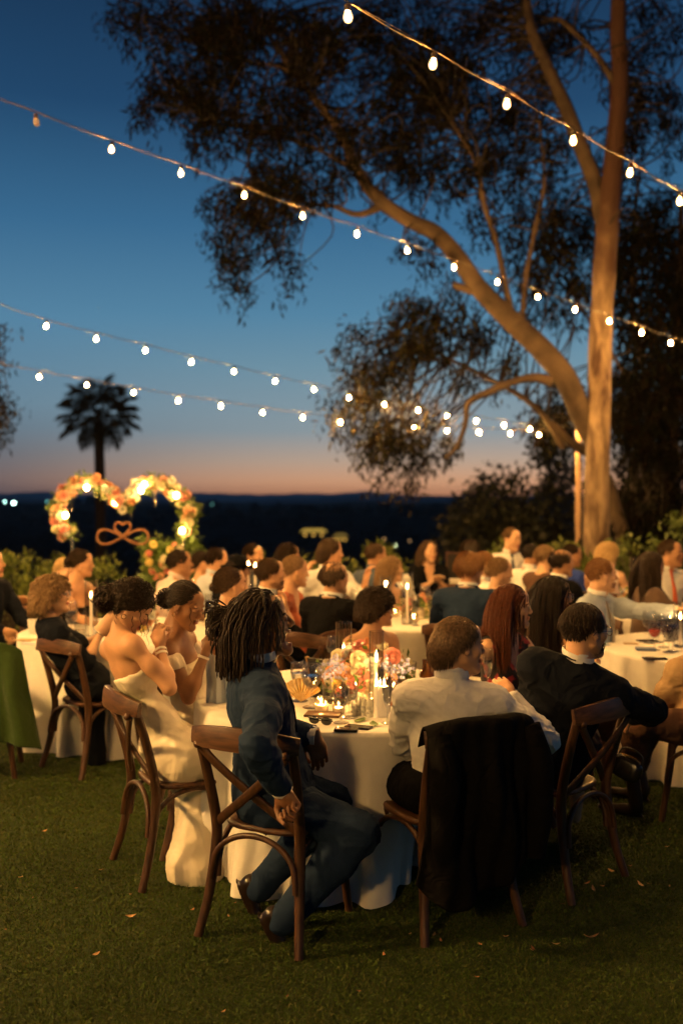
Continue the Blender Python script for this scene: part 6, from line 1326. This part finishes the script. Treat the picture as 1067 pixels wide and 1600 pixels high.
# ---------------------------------------------------------------- draped things
def black_jacket():
    """suit jacket hung over the back of the chair"""
    yaw = Y5; fr = frame(yaw); ctr = np.array([C5[0], C5[1], 0]); rt = empty('draped_jacket', tuple(ctr), 0, 'black suit jacket draped over the back of a chair', 'jacket'); BLACK = S['drape_black']
    n, m = 74, 64; V = []
    for j in range(m):
        q = j / (m - 1)
        for i in range(n):
            t = i / (n - 1) * 2 - 1; over = .20
            if q < .12: s_ = q / .12; y = -.315 - .085 * s_; z = .895 + .030 * math.sin(s_ * math.pi) + .004 - .07 * (1 - s_) ** 2
            else:
                s_ = (q - .12) / .88; L = .60 + .07 * math.cos(t * 2.2 + .6) + .10 * max(0, -t - .1) * (1 - abs(t)) * 2 + .018 * math.sin(t * 7); y = -.400 - .012 * math.sin(s_ * 3) - .02 * s_; z = .899 - L * s_ ** 1.02
            z -= .035 * abs(t) ** 3.5; wd = .246 + .055 * q - .04 * q * (t > 0) ; fold = (.024 * math.sin(t * 7 + 1.5 * math.sin(q * 4)) + .010 * math.sin(t * 19 + q * 3) + .010 * math.sin(t * 4 - q * 9)) * min(1, q * 2.2)
            wrap = .065 * abs(t) ** 2.2; V.append([t * wd, y - fold + wrap, z])
    V = np.array(V) @ fr.T + ctr; idx = np.arange(n * m).reshape(m, n); F = np.stack([idx[:-1, :-1], idx[:-1, 1:], idx[1:, 1:], idx[1:, :-1]], -1).reshape(-1, 4)
    o = child(rt, MB().add(V, F), 'jacket_body', BLACK); so = o.modifiers.new('thick', 'SOLIDIFY'); so.thickness = .008
    for s, dx in ((1, .222), (-1, .200)):     # the empty sleeves
        pts = [np.array([s * .215, -.36, .86]), np.array([s * (dx + .01), -.40, .72]), np.array([s * (dx + .015), -.40, .52]), np.array([s * dx, -.38, .33])]; V, F = bar(pts, [.045, .060, .055, .048], 16, 6); V = V + nrm(V - V.mean(0)) * (vnoise(V, 16, s) * .008)[:, None]
        V = V @ fr.T + ctr; child(rt, MB().add(V, F), 'sleeve', BLACK)
black_jacket()
def green_shawl():
    put_chair(-2.34, 6.50, 78, 'chair at the left edge covered by a green shawl'); rt = empty('shawl', (-2.3, 6.25, 0), 0, 'green woollen shawl draped over the chair at the left edge', 'shawl'); n, m = 50, 46; V = []
    for j in range(m):
        q = j / (m - 1)
        for i in range(n):
            t = i / (n - 1) * 2 - 1; x = -2.28 + t * (.26 + .13 * q); z = .90 - .62 * q - .07 * t ** 4; y = 6.18 - .05 * q + (.030 * math.sin(t * 13 + q * 2 + math.sin(q * 5)) + .03 * math.sin(t * 5 + q)) * min(1, 2 * q) + .10 * t * t; V.append([x, y, z])
    idx = np.arange(n * m).reshape(m, n); F = np.stack([idx[:-1, :-1], idx[:-1, 1:], idx[1:, 1:], idx[1:, :-1]], -1).reshape(-1, 4); o = child(rt, MB().add(np.array(V), F), 'cloth', S['green_wool']); so = o.modifiers.new('thick', 'SOLIDIFY'); so.thickness = .008
green_shawl()
def handbag():
    c = onz(985, 1215, .30); p = P(978, 1200, 4.72); rt = empty('handbag', (p[0], p[1], 0), 0, 'small black handbag with a gold clasp beside the right chair', 'handbag'); R = frame(35, 10, 20)
    V, F = ico((0, 0, 0), (.075, .030, .055), 18, 12, None); V = np.sign(V) * np.abs(V / (.075, .030, .055)) ** .6 * (.075, .030, .055); child(rt, MB().add(V @ R.T + p, F), 'bag_body', mat('bag_leather', (.008, .007, .007), rough=.25))
    V, F = bar([(-.05, -.002, .052), (0, -.006, .058), (.05, -.002, .052)], .005, 6); child(rt, MB().add(V @ R.T + p, F), 'clasp', S['gold']); V, F = bar([(-.06, 0, .04), (-.05, 0, .08), (0, 0, .095), (.05, 0, .08), (.06, 0, .04)], .004, 6); child(rt, MB().add(V @ R.T + p, F), 'strap', S['black_rubber'])
handbag()
for o_ in list(CH.children_recursive) + [CH]: bpy.data.objects.remove(o_)
# ================================================================== evening air
def haze():
    V, F = box((0, 4500, -5), (18000, 9800, 170)); o = MB().add(V, F).build('haze', [], smooth=False); m = bpy.data.materials.new('evening_air'); m.use_nodes = True; n = m.node_tree.nodes; n.clear()
    out = n.new('ShaderNodeOutputMaterial'); v = n.new('ShaderNodeVolumePrincipled'); v.inputs['Color'].default_value = (.85, .90, 1, 1); v.inputs['Density'].default_value = HAZE_D; v.inputs['Anisotropy'].default_value = .2
    m.node_tree.links.new(v.outputs[0], out.inputs['Volume']); o.data.materials.append(m); o['kind'] = 'stuff'
HAZE_D = 4e-5
haze()
